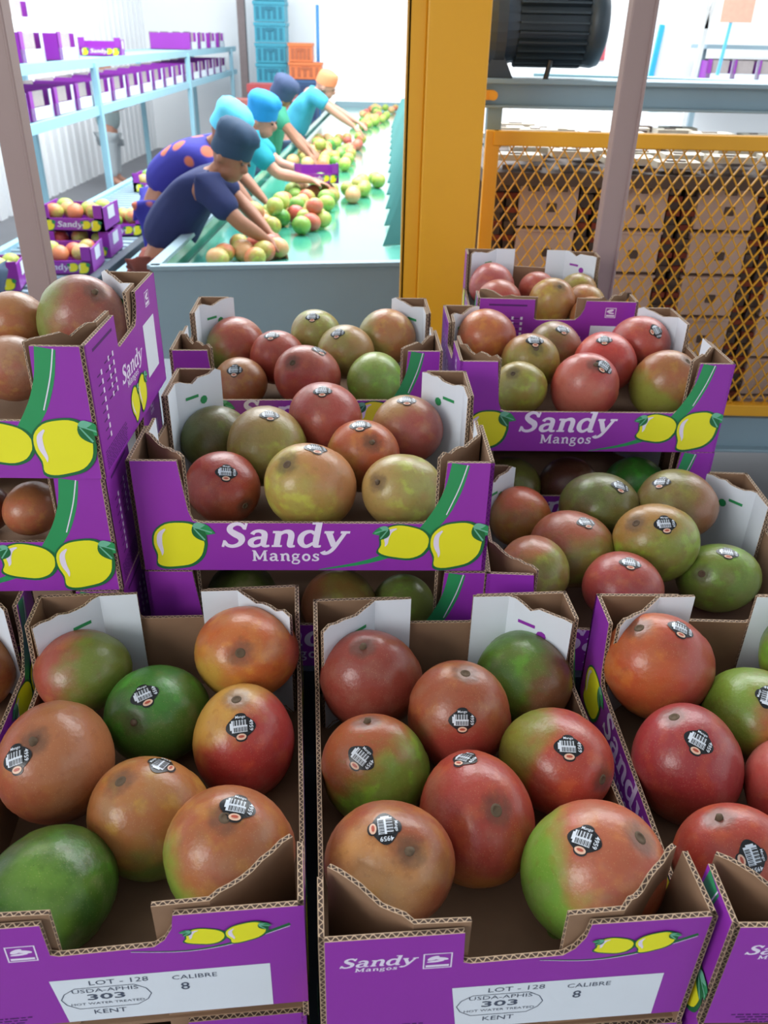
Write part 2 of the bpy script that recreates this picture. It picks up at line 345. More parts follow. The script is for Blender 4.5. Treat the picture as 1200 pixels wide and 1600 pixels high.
def flap_mesh(seed, sx, front):
    """folded corner brace: lies along the end panel, then crosses the corner to the long side; sx = -1 left, 1 right"""
    rn = random.Random(seed); b = MB()
    xe = BL/2-TH-.0015
    def P(x_in, y_in):                              # distances from the corner, inward
        return (sx*(xe-x_in), (TH+.0015+y_in) if front else (BW-TH-.0015-y_in))
    plan = [P(0, .097), P(.0005, .078), P(.001, .058)]; n0 = len(plan)
    for k in range(1, 9): plan.append(P(.001+.049*k/8, .058-.0565*k/8))
    top = []
    for i in range(len(plan)):
        if i < n0: h = BH+.003
        else:
            k = i-n0; h = BH+(.003, -.001, -.003, -.0005, .003, .001, .004, .002)[k]+rn.uniform(-.0022, .0022)
        top.append(h)
    top[-1] = BH+.001
    bot = .006
    # inner offset direction toward the crate centre
    cx, cy = 0, BW/2
    ins = []
    for i, (x, y) in enumerate(plan):
        a = plan[max(i-1, 0)]; c = plan[min(i+1, len(plan)-1)]; dx, dy = c[0]-a[0], c[1]-a[1]; n = math.hypot(dx, dy); nx, ny = -dy/n, dx/n
        if (cx-x)*nx+(cy-y)*ny < 0: nx, ny = -nx, -ny
        ins.append((x+nx*.0038, y+ny*.0038))
    acc = 0
    for i in range(len(plan)-1):
        a, c = plan[i], plan[i+1]; ai, ci = ins[i], ins[i+1]; d = math.hypot(c[0]-a[0], c[1]-a[1])
        b.face([(ai[0],ai[1],bot),(ci[0],ci[1],bot),(ci[0],ci[1],top[i+1]),(ai[0],ai[1],top[i])], WHI)
        b.face([(a[0],a[1],bot),(c[0],c[1],bot),(c[0],c[1],top[i+1]),(a[0],a[1],top[i])], KRA)
        u0, u1 = acc/.0062, (acc+d)/.0062; acc += d
        b.face([(a[0],a[1],top[i]),(ai[0],ai[1],top[i]),(ci[0],ci[1],top[i+1]),(c[0],c[1],top[i+1])], EDG, [(u0,0),(u0,1),(u1,1),(u1,0)])
    for i in (0, len(plan)-1):
        b.face([(plan[i][0],plan[i][1],bot),(ins[i][0],ins[i][1],bot),(ins[i][0],ins[i][1],top[i]),(plan[i][0],plan[i][1],top[i])], EDG, [(0,0),(0,1),(20,1),(20,0)])
    # print on the white face: seal and small bar
    a, c = Vector(ins[n0]+(0,)), Vector(ins[-1]+(0,)); d = (c-a).normalized(); nrm = Vector((-d.y, d.x, 0))
    if (Vector((cx, cy, 0))-a).dot(nrm) < 0: nrm = -nrm
    col = GRE if (seed % 2) else PUR
    for sh in ('disc', 'bar'):
        if sh == 'disc': pts = [(.034+.0058*math.cos(t*.785), BH-.030+.0058*math.sin(t*.785)) for t in range(8)]
        else: pts = [(.006,BH-.024),(.026,BH-.024),(.026,BH-.020),(.006,BH-.020)]
        b.face([tuple(a+d*u+nrm*.0004)[:2]+(z,) for u, z in pts], col)
    return b.data('corner_flap', BOXM)
FL = {(sx, fr): [flap_mesh(10*i+sx+3*fr, sx, fr) for i in (1, 2)] for sx in (-1, 1) for fr in (0, 1)}
def crate(loc, yaw, end, label, front='1', seed=0):
    """open cardboard fruit crate; end=True turns a short end to the viewer"""
    x, y, zt = loc; rz = yaw
    if end:
        rz = yaw+math.pi/2
        # front centre of the turned crate: its left end becomes the front
        off = Vector((BL/2, 0, 0)); base = Vector((x, y, 0)); rot = Matrix.Rotation(rz, 3, 'Z')
        base = base + rot @ Vector((BL/2, -BW/2, 0)); x, y = base.x, base.y
    r = empty('cardboard_crate', (x, y, zt-BH), rz)
    tag(r, label, 'crate', None)
    link('side_panel', ME_long, r)
    o = link('side_panel', ME_long, r); o.location = (0, BW, 0); o.rotation_euler = (0, 0, math.pi)
    o = link('end_panel', ME_end1 if front == '1' else ME_end2, r); o.location = (-BL/2, BW/2, 0); o.rotation_euler = (0, 0, -math.pi/2)
    o = link('end_panel', ME_end2, r); o.location = (BL/2, BW/2, 0); o.rotation_euler = (0, 0, math.pi/2)
    link('bottom_panel', ME_bot, r)
    for k, ms in FL.items(): link('corner_flap', ms[(seed+k[0]) % 2], r)
    return r
CR = [  # x, y of front centre, top z, yaw, short end to viewer?, end design, label
(.0985,.336,.986,.094,1,'1','purple crate in the middle of the front row, its white lot label wholly visible'),
(-.184,.335,.986,.110,1,'1','purple crate left of the middle one in the front row, lot label at lower left'),
(.376,.342,.990,.03,1,'1','purple crate at the right end of the front row, cut off by the edge'),
(-.475,.335,.986,.11,1,'1','sliver of a purple crate at the left edge beside the front row'),
(.100,.336,.856,.094,1,'1','crate under the middle front crate, only the top of its end shows'),
(-.186,.335,.856,.110,1,'1','crate under the left front crate, its corrugated rim showing below'),
(.378,.342,.856,.03,1,'1','crate under the right front crate at the bottom right corner'),
(-.076,.756,1.12,.035,0,'2','raised middle crate with its long branded side facing, olive and red mangoes inside'),
(-.072,.752,.986,.03,0,'2','crate directly beneath the raised middle crate, mostly hidden by the front row'),
(.306,.752,.986,-.025,0,'2','low open crate at the right, behind the front row, no crate on top of it'),
(.289,1.077,1.12,.033,0,'2','raised right crate with its long branded side facing and bright red mangoes'),
(.289,1.075,.986,.033,0,'2','crate in shade beneath the raised right crate'),
(-.112,1.099,1.12,.054,0,'2','rear left crate behind the raised middle crate'),
(-.112,1.099,.986,.054,0,'2','hidden crate beneath the rear left crate'),
(.287,1.385,1.12,-.02,1,'2','farthest open crate, short end facing, in front of the yellow mesh guard'),
(.287,1.385,.986,-.02,1,'2','hidden crate beneath the farthest open crate'),
(-.463,.705,1.254,.023,0,'2','topmost crate of the left stack, its magenta printed end facing right'),
(-.465,.700,1.12,.06,0,'2','second crate from the top of the left stack'),
(-.465,.700,.986,.04,0,'2','lowest crate of the left stack, nearly hidden by the front row'),
]
for i, (x, y, z, a, e, d, lb) in enumerate(CR): crate((x, y, z), a, e, lb, d, i)
def table(x0, x1, y0, y1, z, lab):
    r = empty('packing_table', ((x0+x1)/2, (y0+y1)/2, 0)); cx, cy = (x0+x1)/2, (y0+y1)/2
    b = MB(); b.box((x0-cx, y0-cy, z-.03), (x1-cx, y1-cy, z)); b.build('table_top', [M_dsteel], r)
    for sx in (-1, 1):
        for sy in (-1, 1):
            b = MB(); px, py = sx*((x1-x0)/2-.04), sy*((y1-y0)/2-.04); b.box((px-.02, py-.02, 0), (px+.02, py+.02, z-.03)); b.build('leg', [M_dsteel], r)
    b = MB(); b.box((x0-cx+.02, y0-cy+.004, .25), (x1-cx-.02, y0-cy+.01, z-.03)); b.build('gap_blocking_panel', [M_dsteel], r)  # added dark panel, blocks the bright floor seen through the crate gaps
    tag(r, lab, 'table')
table(-.68, .56, .30, .735, .718, 'dark steel packing table under the front row of crates')
table(-.68, .50, .742, 1.80, .852, 'dark steel packing table under the raised crates behind')
MANGOES=[
('A',(-0.0116,0.6537,0.9177),0.0527,(-0.114,-0.215,0.970),'a8543c','9a4038',(-0.46,-0.43,0.78),0.20,None,None,0.92,
 'dull brick red mango without sticker in back left corner of middle front crate'),
('A',(0.0762,0.6025,0.9201),0.0518,(0.090,-0.004,0.996),'a8583a','b0403a',(0.13,-0.70,-0.71),0.30,(0.012,-0.771,0.637),(-0.02,0.50,0.87),1.00,
 'brownish orange mango with a low sticker, second row middle of middle front crate'),
('A',(0.1500,0.6694,0.9121),0.0521,(0.467,0.860,-0.203),'5d8a28','7c5030',(0.93,-0.35,-0.14),0.35,None,None,1.00,
 'green mango turning brown at the right, back right corner of the middle front crate'),
('A',(-0.0047,0.5448,0.9044),0.0488,(-0.126,0.218,0.968),'7da83c','b05a34',(-0.60,0.32,0.73),0.35,(-0.208,-0.513,0.833),(0.56,0.42,0.72),0.84,
 'light green mango with a red shoulder and upright stem, left side of middle front crate'),
('A',(0.1635,0.5496,0.9182),0.0504,(0.644,-0.695,0.320),'b8463a','8c8c30',(-0.94,0.25,0.23),0.50,(0.067,-0.509,0.858),(0.07,0.50,0.86),1.00,
 'red mango with a greenish left edge and tilted sticker, right side of middle front crate'),
('A',(0.0858,0.4859,0.9098),0.0548,(0.179,-0.511,0.841),'b04438','c07028',(0.14,-0.41,-0.90),0.45,(-0.213,0.320,0.923),(-0.02,0.50,0.87),1.20,
 'tall red mango with an orange bottom in the centre of the middle front crate'),
('A',(0.0084,0.4239,0.9325),0.0517,(0.280,-0.440,0.853),'a45a3a','d09050',(-0.29,-0.80,0.53),0.80,(-0.038,-0.169,0.985),(0.98,0.10,0.17),0.91,
 'large brownish mango with a green stem button, front left of the middle front crate'),
('A',(0.1700,0.4235,0.9281),0.0556,(0.487,-0.126,0.864),'c0664a','7aac38',(-0.96,-0.21,-0.19),0.45,(-0.259,-0.216,0.942),(0.19,0.49,0.85),1.00,
 'large mango, green left and rosy right, front right of middle front crate'),
('B',(-0.3080,0.6466,0.9281),0.0462,(-0.457,0.860,-0.227),'b05848','7a8a34',(0.98,-0.13,0.14),0.25,None,None,0.84,
 'pinkish red mango in the back left corner of the left front crate, no sticker'),
('B',(-0.2231,0.6091,0.9083),0.0512,(-0.129,-0.812,0.570),'3f8a2c','4c7c30',(0.68,-0.46,-0.56),0.30,(0.009,-0.469,0.883),(-0.44,0.45,0.78),1.00,
 'deep green mango with a sticker and dark stem scar in the left front crate'),
('B',(-0.1421,0.6688,0.9396),0.0529,(0.080,-0.773,0.630),'cc7030','c89a38',(-0.60,-0.60,-0.53),0.55,None,None,0.92,
 'orange mango showing its stem end in back right corner of left front crate'),
('B',(-0.1302,0.5728,0.9076),0.0522,(-0.059,-0.004,0.998),'b83a3c','d09a40',(-0.66,0.46,0.59),0.45,(0.090,-0.484,0.870),(-0.11,0.50,0.86),1.09,
 'bright red mango with a yellow upper left shoulder in the left front crate'),
('B',(-0.2883,0.5207,0.9301),0.0531,(-0.033,-0.419,0.907),'b06040','b8704a',(0.90,-0.03,0.44),0.30,(-0.232,-0.607,0.760),(-0.36,0.47,0.81),1.10,
 'large rosy orange mango at left edge of left front crate, sticker at its left'),
('B',(-0.1982,0.4826,0.9072),0.0520,(-0.282,-0.119,0.952),'b87a40','7c9034',(0.09,-0.42,-0.90),0.40,(0.239,0.257,0.936),(-0.72,0.35,0.60),1.00,
 'lopsided orange brown mango with green underside in the centre of the left front crate'),
('B',(-0.1188,0.4283,0.9348),0.0523,(0.080,-0.187,0.979),'b0683c','8cac3c',(-0.69,-0.36,-0.63),0.50,(0.219,-0.023,0.976),(0.24,0.49,0.84),1.00,
 'brown orange mango with a pale green lower left, front right of left front crate'),
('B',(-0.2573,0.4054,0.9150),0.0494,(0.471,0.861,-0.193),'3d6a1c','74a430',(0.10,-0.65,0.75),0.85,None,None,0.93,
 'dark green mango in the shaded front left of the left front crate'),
('H',(-0.4426,0.6613,0.9106),0.0516,(-0.110,0.892,-0.439),'b06838','b8783a',(-0.02,0.50,0.87),0.40,None,None,1.00,
 'sliver of an orange mango cut off by the left edge, crate left of front row'),
('D',(0.2883,0.6643,0.9346),0.0551,(-0.463,-0.015,0.886),'c86434','b84840',(0.97,-0.18,0.18),0.30,(0.190,-0.137,0.972),(0.32,0.47,0.82),0.91,
 'orange red mango with a sticker in back left corner of right front crate'),
('D',(0.3752,0.6170,0.9159),0.0496,(-0.160,0.889,-0.429),'b06a3a','7a9a30',(-0.88,0.23,0.40),0.35,(-0.082,-0.421,0.904),(-0.88,0.24,0.42),1.00,
 'orange mango green at the left, second row of the right front crate'),
('D',(0.2897,0.5515,0.9124),0.0532,(-0.341,0.155,0.927),'a83840','a84a3a',(0.02,-0.50,-0.87),0.50,(-0.088,-0.370,0.925),(0.40,0.46,0.79),1.10,
 'dark crimson mango with a sticker at the left side of the right front crate'),
('D',(0.3808,0.5263,0.9103),0.0449,(0.116,0.981,0.156),'c04a4a','c86060',(-0.02,0.50,0.87),0.50,None,None,1.00,
 'pinkish red mango cut off by the right edge of the photo, right front crate'),
('D',(0.2960,0.4462,0.9105),0.0475,(-0.373,0.162,0.914),'b44436','c0683c',(0.26,-0.48,-0.83),0.50,(-0.069,-0.525,0.848),(0.96,0.14,0.24),0.84,
 'red mango with a large sticker at the front of the right front crate'),
('D',(0.4477,0.6734,0.9455),0.0509,(0.473,0.861,-0.187),'6f9a30','8a9a30',(0.02,-0.50,-0.87),0.30,None,None,1.00,
 'green mango just entering at right edge in back of right front crate'),
('C',(-0.2218,0.9716,1.0423),0.0451,(0.481,0.867,-0.133),'6a6a38','5d6a34',(-0.96,-0.13,-0.23),0.30,None,None,1.00,
 'dark olive mango in back left corner of middle raised crate'),
('C',(-0.1488,0.9184,1.0583),0.0502,(-0.010,0.986,0.164),'a09a50','a88850',(-0.26,0.48,0.83),0.40,(0.183,-0.178,0.967),(-0.02,0.50,0.87),1.00,
 'olive yellow mango with a sticker on top behind the red mango, middle raised crate'),
('C',(-0.0797,0.9768,1.0742),0.0465,(-0.454,0.891,-0.030),'b85850','b8504c',(1.00,0.01,0.02),0.30,(-0.011,-0.333,0.943),(-0.02,0.50,0.87),1.00,
 'pinkish red mango at the back of the middle raised crate'),
('C',(0.0254,0.9785,1.0582),0.0475,(0.090,0.893,-0.441),'b05a58','b88a5a',(-0.55,0.42,0.72),0.40,(0.000,-0.224,0.975),(-0.02,0.50,0.87),1.00,
 'dusty rose mango in the back right corner of the middle raised crate'),
('C',(-0.0292,0.9071,1.0536),0.0462,(0.264,-0.667,0.697),'c06840','c09048',(-0.74,-0.33,-0.58),0.45,(-0.029,-0.254,0.967),(-0.02,0.50,0.87),1.00,
 'orange red mango with its stem scar facing out, second row of middle raised crate'),
('C',(-0.1896,0.8404,1.0423),0.0429,(0.696,-0.708,-0.120),'a83c32','a04a34',(0.62,-0.39,-0.68),0.50,(0.282,-0.572,0.770),(0.07,0.50,0.86),1.00,
 'deep red mango with a sticker at the front left of the middle raised crate'),
('C',(-0.0860,0.8314,1.0488),0.0521,(-0.381,-0.496,0.780),'b8a850','cc8858',(0.80,0.30,0.52),0.35,(0.159,-0.110,0.981),(-0.02,0.50,0.87),1.00,
 'large yellow green mango with orange blush at front middle of middle raised crate'),
('C',(0.0209,0.8343,1.0446),0.0462,(-0.577,-0.596,0.557),'b0a85c','b89458',(-0.98,-0.06,0.17),0.50,None,None,1.00,
 'pale yellowish green creased mango at the front right of the middle raised crate'),
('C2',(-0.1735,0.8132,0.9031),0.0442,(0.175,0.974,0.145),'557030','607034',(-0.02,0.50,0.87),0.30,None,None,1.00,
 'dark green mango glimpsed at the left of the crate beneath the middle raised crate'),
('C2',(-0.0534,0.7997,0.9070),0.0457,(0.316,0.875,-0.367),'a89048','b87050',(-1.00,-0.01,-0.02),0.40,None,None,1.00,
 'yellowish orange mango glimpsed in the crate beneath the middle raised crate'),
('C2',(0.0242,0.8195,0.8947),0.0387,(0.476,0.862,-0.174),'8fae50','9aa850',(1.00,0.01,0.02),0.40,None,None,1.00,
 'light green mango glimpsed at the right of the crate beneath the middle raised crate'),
('G',(0.1859,0.9781,0.9310),0.0428,(0.274,0.955,0.114),'a87838','c85c38',(0.05,0.30,0.95),0.50,None,None,0.93,
 'orange mango with red top in the back left of the low right crate'),
('G',(0.2908,0.9707,0.9550),0.0505,(-0.394,0.865,-0.309),'6c7438','746c38',(1.00,0.01,0.02),0.40,(0.354,-0.379,0.855),(0.32,0.47,0.82),0.84,
 'dark olive mango with a sticker at the back middle of the low right crate'),
('G',(0.3908,0.9666,0.9626),0.0518,(0.481,0.867,-0.128),'857a40','9a6448',(0.99,-0.05,-0.09),0.30,(-0.545,-0.209,0.812),(-0.02,0.50,0.87),0.84,
 'olive brown mango in back right of low right crate beside the white flap'),
('G',(0.2417,0.8920,0.9349),0.0515,(-0.387,0.921,0.048),'8a8840','b05c44',(-0.26,0.39,0.88),0.35,(0.210,-0.175,0.962),(-0.02,0.50,0.87),0.86,
 'mango red above and green below in the second row of the low right crate'),
('G',(0.3430,0.8818,0.9522),0.0517,(-0.626,-0.309,0.716),'8a9a38','b08040',(-0.34,0.47,0.81),0.45,(-0.079,-0.543,0.836),(-0.11,0.50,0.86),0.92,
 'yellowish green mango with a round sticker, right of centre in the low right crate'),
('G',(0.1797,0.8255,0.9441),0.0445,(0.470,0.880,-0.066),'8a8c3c','b06440',(-0.55,0.42,0.72),0.40,None,None,1.00,
 'green mango with a reddish shoulder at the front left of the low right crate'),
('G',(0.2854,0.8097,0.9355),0.0459,(0.460,0.860,-0.221),'b04c48','a04848',(0.02,-0.50,-0.87),0.40,(0.029,-0.230,0.973),(0.15,0.49,0.86),0.84,
 'crimson mango with a sticker at the front of the low right crate'),
('G',(0.4289,0.8741,0.9075),0.0490,(-0.659,-0.568,0.493),'7c9c3c','8ca044',(0.87,-0.25,-0.43),0.40,(-0.060,-0.260,0.964),(0.15,0.49,0.86),0.84,
 'green mango with a dark stem scar at front right of low right crate'),
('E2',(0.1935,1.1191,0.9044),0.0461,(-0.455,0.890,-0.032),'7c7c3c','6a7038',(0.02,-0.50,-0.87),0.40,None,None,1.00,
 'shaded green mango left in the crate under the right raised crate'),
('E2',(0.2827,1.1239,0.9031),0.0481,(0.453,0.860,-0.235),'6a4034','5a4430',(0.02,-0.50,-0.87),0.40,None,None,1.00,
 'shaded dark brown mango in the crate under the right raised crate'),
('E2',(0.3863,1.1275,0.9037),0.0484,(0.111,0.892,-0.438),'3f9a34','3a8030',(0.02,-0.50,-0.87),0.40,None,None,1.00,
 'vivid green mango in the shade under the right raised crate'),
('E',(0.1569,1.2916,1.0822),0.0483,(0.323,0.874,-0.363),'c87040','b0503c',(0.96,0.13,0.23),0.40,None,None,1.00,
 'orange red mango in the back left of the right raised crate'),
('E',(0.2205,1.2282,1.0629),0.0470,(0.051,-0.690,0.722),'a09844','b07844',(-0.24,0.49,0.84),0.50,(0.024,-0.472,0.881),(-0.02,0.50,0.87),1.00,
 'yellow green mango with dark stem scar in the right raised crate, behind the green one'),
('E',(0.2704,1.2992,1.0641),0.0451,(0.248,0.961,0.123),'907848','a86850',(1.00,0.01,0.02),0.30,(0.180,-0.440,0.880),(-0.02,0.50,0.87),1.00,
 'brownish mango at the back middle of the right raised crate'),
('E',(0.3400,1.2416,1.0623),0.0500,(0.444,0.896,-0.014),'cc4844','b83c3c',(0.72,-0.35,-0.60),0.40,(-0.186,-0.403,0.896),(-0.02,0.50,0.87),1.00,
 'bright red mango in the second row of the right raised crate'),
('E',(0.4103,1.3011,1.0745),0.0473,(-0.388,0.866,-0.315),'bc5048','a84440',(0.72,-0.35,-0.60),0.40,(0.259,-0.689,0.677),(0.93,0.18,0.31),1.00,
 'rosy red mango in the back right of the right raised crate'),
('E',(0.1966,1.1492,1.0520),0.0401,(-0.357,-0.558,0.750),'9c9a44','b0984c',(-0.47,0.44,0.77),0.40,None,None,1.00,
 'olive green mango at the front left of the right raised crate'),
('E',(0.2933,1.1572,1.0525),0.0509,(0.102,-0.527,0.844),'c04a4c','c86a60',(-0.41,-0.90,0.11),0.70,(0.330,-0.518,0.789),(0.63,0.39,0.68),1.00,
 'pinkish red mango at the front middle of the right raised crate'),
('E',(0.4237,1.1962,1.0454),0.0506,(0.446,-0.346,0.826),'ac6c3e','9aa040',(-0.63,-0.39,-0.67),0.40,None,None,1.00,
 'orange brown mango with green underside at the front right of the right raised crate'),
('K',(-0.2526,1.3094,1.0529),0.0490,(0.262,0.958,0.118),'b05444','8a9040',(-0.74,-0.33,-0.58),0.35,None,None,1.00,
 'red mango green at its lower left in back left of rear left crate'),
('K',(-0.1776,1.2598,1.0522),0.0454,(-0.053,0.894,-0.445),'b44a40','b8544a',(-0.02,0.50,0.87),0.40,(-0.087,-0.365,0.927),(-0.02,0.50,0.87),1.00,
 'red mango behind the large red one in the rear left crate'),
('K',(-0.1201,1.3243,1.0717),0.0415,(-0.422,0.906,0.014),'a8a85c','98a050',(0.72,-0.35,-0.60),0.40,(-0.064,-0.487,0.871),(-0.02,0.50,0.87),1.00,
 'pale green mango with a sticker on top at back of rear left crate'),
('K',(-0.0674,1.2615,1.0633),0.0453,(-0.471,0.861,-0.193),'aa9c58','b88a58',(0.96,0.15,0.26),0.40,(-0.258,-0.450,0.855),(-0.02,0.50,0.87),1.00,
 'tan green mango with a sticker on top in the middle of rear left crate'),
('K',(-0.0030,1.3237,1.0693),0.0485,(0.441,0.861,-0.254),'c48452','a09c54',(-0.93,-0.19,-0.32),0.40,None,None,1.00,
 'orange tan mango in the back right of the rear left crate'),
('K',(-0.2268,1.1948,1.0337),0.0409,(-0.474,0.861,-0.182),'aa6844','b07448',(-0.02,0.50,0.87),0.40,(-0.052,-0.660,0.750),(-0.02,0.50,0.87),1.00,
 'orange brown mango with a round sticker at front left of rear left crate'),
('K',(-0.1222,1.1862,1.0474),0.0503,(-0.312,-0.664,0.679),'b8504a','bc6458',(-0.02,0.50,0.87),0.40,(0.399,-0.146,0.905),(-0.02,0.50,0.87),1.00,
 'large red mango with a crease by its stem at front of rear left crate'),
('K',(-0.0199,1.1936,1.0440),0.0434,(0.396,0.917,0.039),'88b04c','a0b45c',(-0.37,0.46,0.80),0.40,None,None,1.00,
 'light green mango at the front right of the rear left crate'),
('F',(0.2079,1.6903,1.0638),0.0466,(0.288,0.951,0.107),'bc5c60','b05058',(0.02,-0.50,-0.87),0.40,None,None,1.00,
 'pinkish mango in the back left corner of the farthest open crate'),
('F',(0.2157,1.6060,1.0561),0.0428,(-0.459,0.860,-0.223),'bc4c48','c06858',(-0.02,0.50,0.87),0.40,None,None,1.00,
 'red mango at the left of the farthest open crate'),
('F',(0.3045,1.6967,1.0568),0.0366,(-0.473,0.861,-0.187),'bc5c50','b04c48',(0.02,-0.50,-0.87),0.40,None,None,1.00,
 'small red mango at the back of the farthest open crate'),
('F',(0.3147,1.5919,1.0585),0.0460,(0.177,-0.596,0.783),'b88c40','b87448',(1.00,0.01,0.02),0.40,None,None,1.00,
 'yellow orange mango in the middle of the farthest open crate'),
('F',(0.3874,1.6940,1.0552),0.0383,(-0.316,0.875,-0.367),'a89048','b08048',(1.00,0.01,0.02),0.40,None,None,1.00,
 'brownish yellow mango at the back right of the farthest open crate'),
('F',(0.3885,1.6211,1.0503),0.0385,(-0.412,0.911,0.025),'b87c44','b08c48',(1.00,0.01,0.02),0.40,None,None,1.00,
 'orange mango in the second row at the right of the farthest open crate'),
('F',(0.3853,1.5449,1.0466),0.0390,(-0.288,0.878,-0.383),'bc7848','b87048',(1.00,0.01,0.02),0.40,None,None,1.00,
 'orange mango lowest at the right front of the farthest open crate'),
('J',(-0.5092,0.9343,1.2356),0.0373,(-0.405,0.914,0.032),'6a7e44','707a48',(-0.02,0.50,0.87),0.40,None,None,1.00,
 'green mango at the left edge in the upper left crate'),
('J',(-0.3539,0.9241,1.2103),0.0507,(0.538,-0.412,0.735),'a05c50','8c9850',(-1.00,0.04,0.08),0.35,None,None,1.00,
 'big mango green at left and red brown at right in the upper left crate'),
('J',(-0.4357,0.9339,1.2033),0.0381,(-0.345,0.871,-0.349),'b47048','b87c50',(-0.02,0.50,0.87),0.40,None,None,1.00,
 'orange mango with a pale sheen at the left edge of the upper left crate'),
('J',(-0.4154,0.8632,1.1738),0.0385,(0.053,0.894,-0.445),'b87c64','c08c74',(-0.02,0.50,0.87),0.40,None,None,1.00,
 'dusty orange mango at the front of the upper left crate, by the left edge'),
('J2',(-0.4031,0.8091,1.0259),0.0314,(0.231,0.964,0.129),'d88460','c07850',(-0.02,0.50,0.87),0.40,None,None,1.00,
 'orange mango seen through the front cutout of the lower left crate'),
('J2',(-0.4615,0.8157,1.0206),0.0298,(-0.366,0.929,0.064),'7a4438','7a4438',(-0.02,0.50,0.87),0.40,None,None,1.00,
 'dark brownish mango at the left edge in the lower left crate'),
]
# ---------------------------------------------------------------- mangoes
def rho(d):
    """radius of the fruit in unit direction d (stem at +z), mean about 1"""
    x, y, z = d
    r = 1/math.sqrt(x*x/1.0+y*y/.92+z*z/1.22)
    r *= 1+.035*z*abs(z)                              # fuller shoulder
    r *= 1+.045*x*(1-z*z)*(1 if z < .2 else .4)       # slight belly
    a = math.acos(max(-1, min(1, z)))
    r -= .055*math.exp(-(a/.20)**2)
    r += .012*math.sin(3*math.atan2(y, x)+1)*(1-z*z)
    return r*.985
def mango_mesh(seg=40, rings=26):
    V = [(0, 0, rho((0,0,1)))]
    for i in range(1, rings):
        t = math.pi*(i/rings)**1.0
        for k in range(seg):
            p = 2*math.pi*k/seg; d = (math.sin(t)*math.cos(p), math.sin(t)*math.sin(p), math.cos(t)); r = rho(d); V.append((d[0]*r, d[1]*r, d[2]*r))
    V.append((0, 0, -rho((0,0,-1)))); n = len(V)
    F = [(0, 1+k, 1+(k+1) % seg) for k in range(seg)]
    for i in range(rings-2):
        for k in range(seg): a = 1+i*seg; F.append((a+k, a+seg+k, a+seg+(k+1) % seg, a+(k+1) % seg))
    a = 1+(rings-2)*seg; F += [(a+k, n-1, a+(k+1) % seg) for k in range(seg)]
    b = MB(); b.mesh(V, F); return b.data('mango', [], True)
ME_mango = mango_mesh(); ME_small = mango_mesh(16, 10)
ME_mango.materials.append(M_green); ME_small.materials.append(M_green)
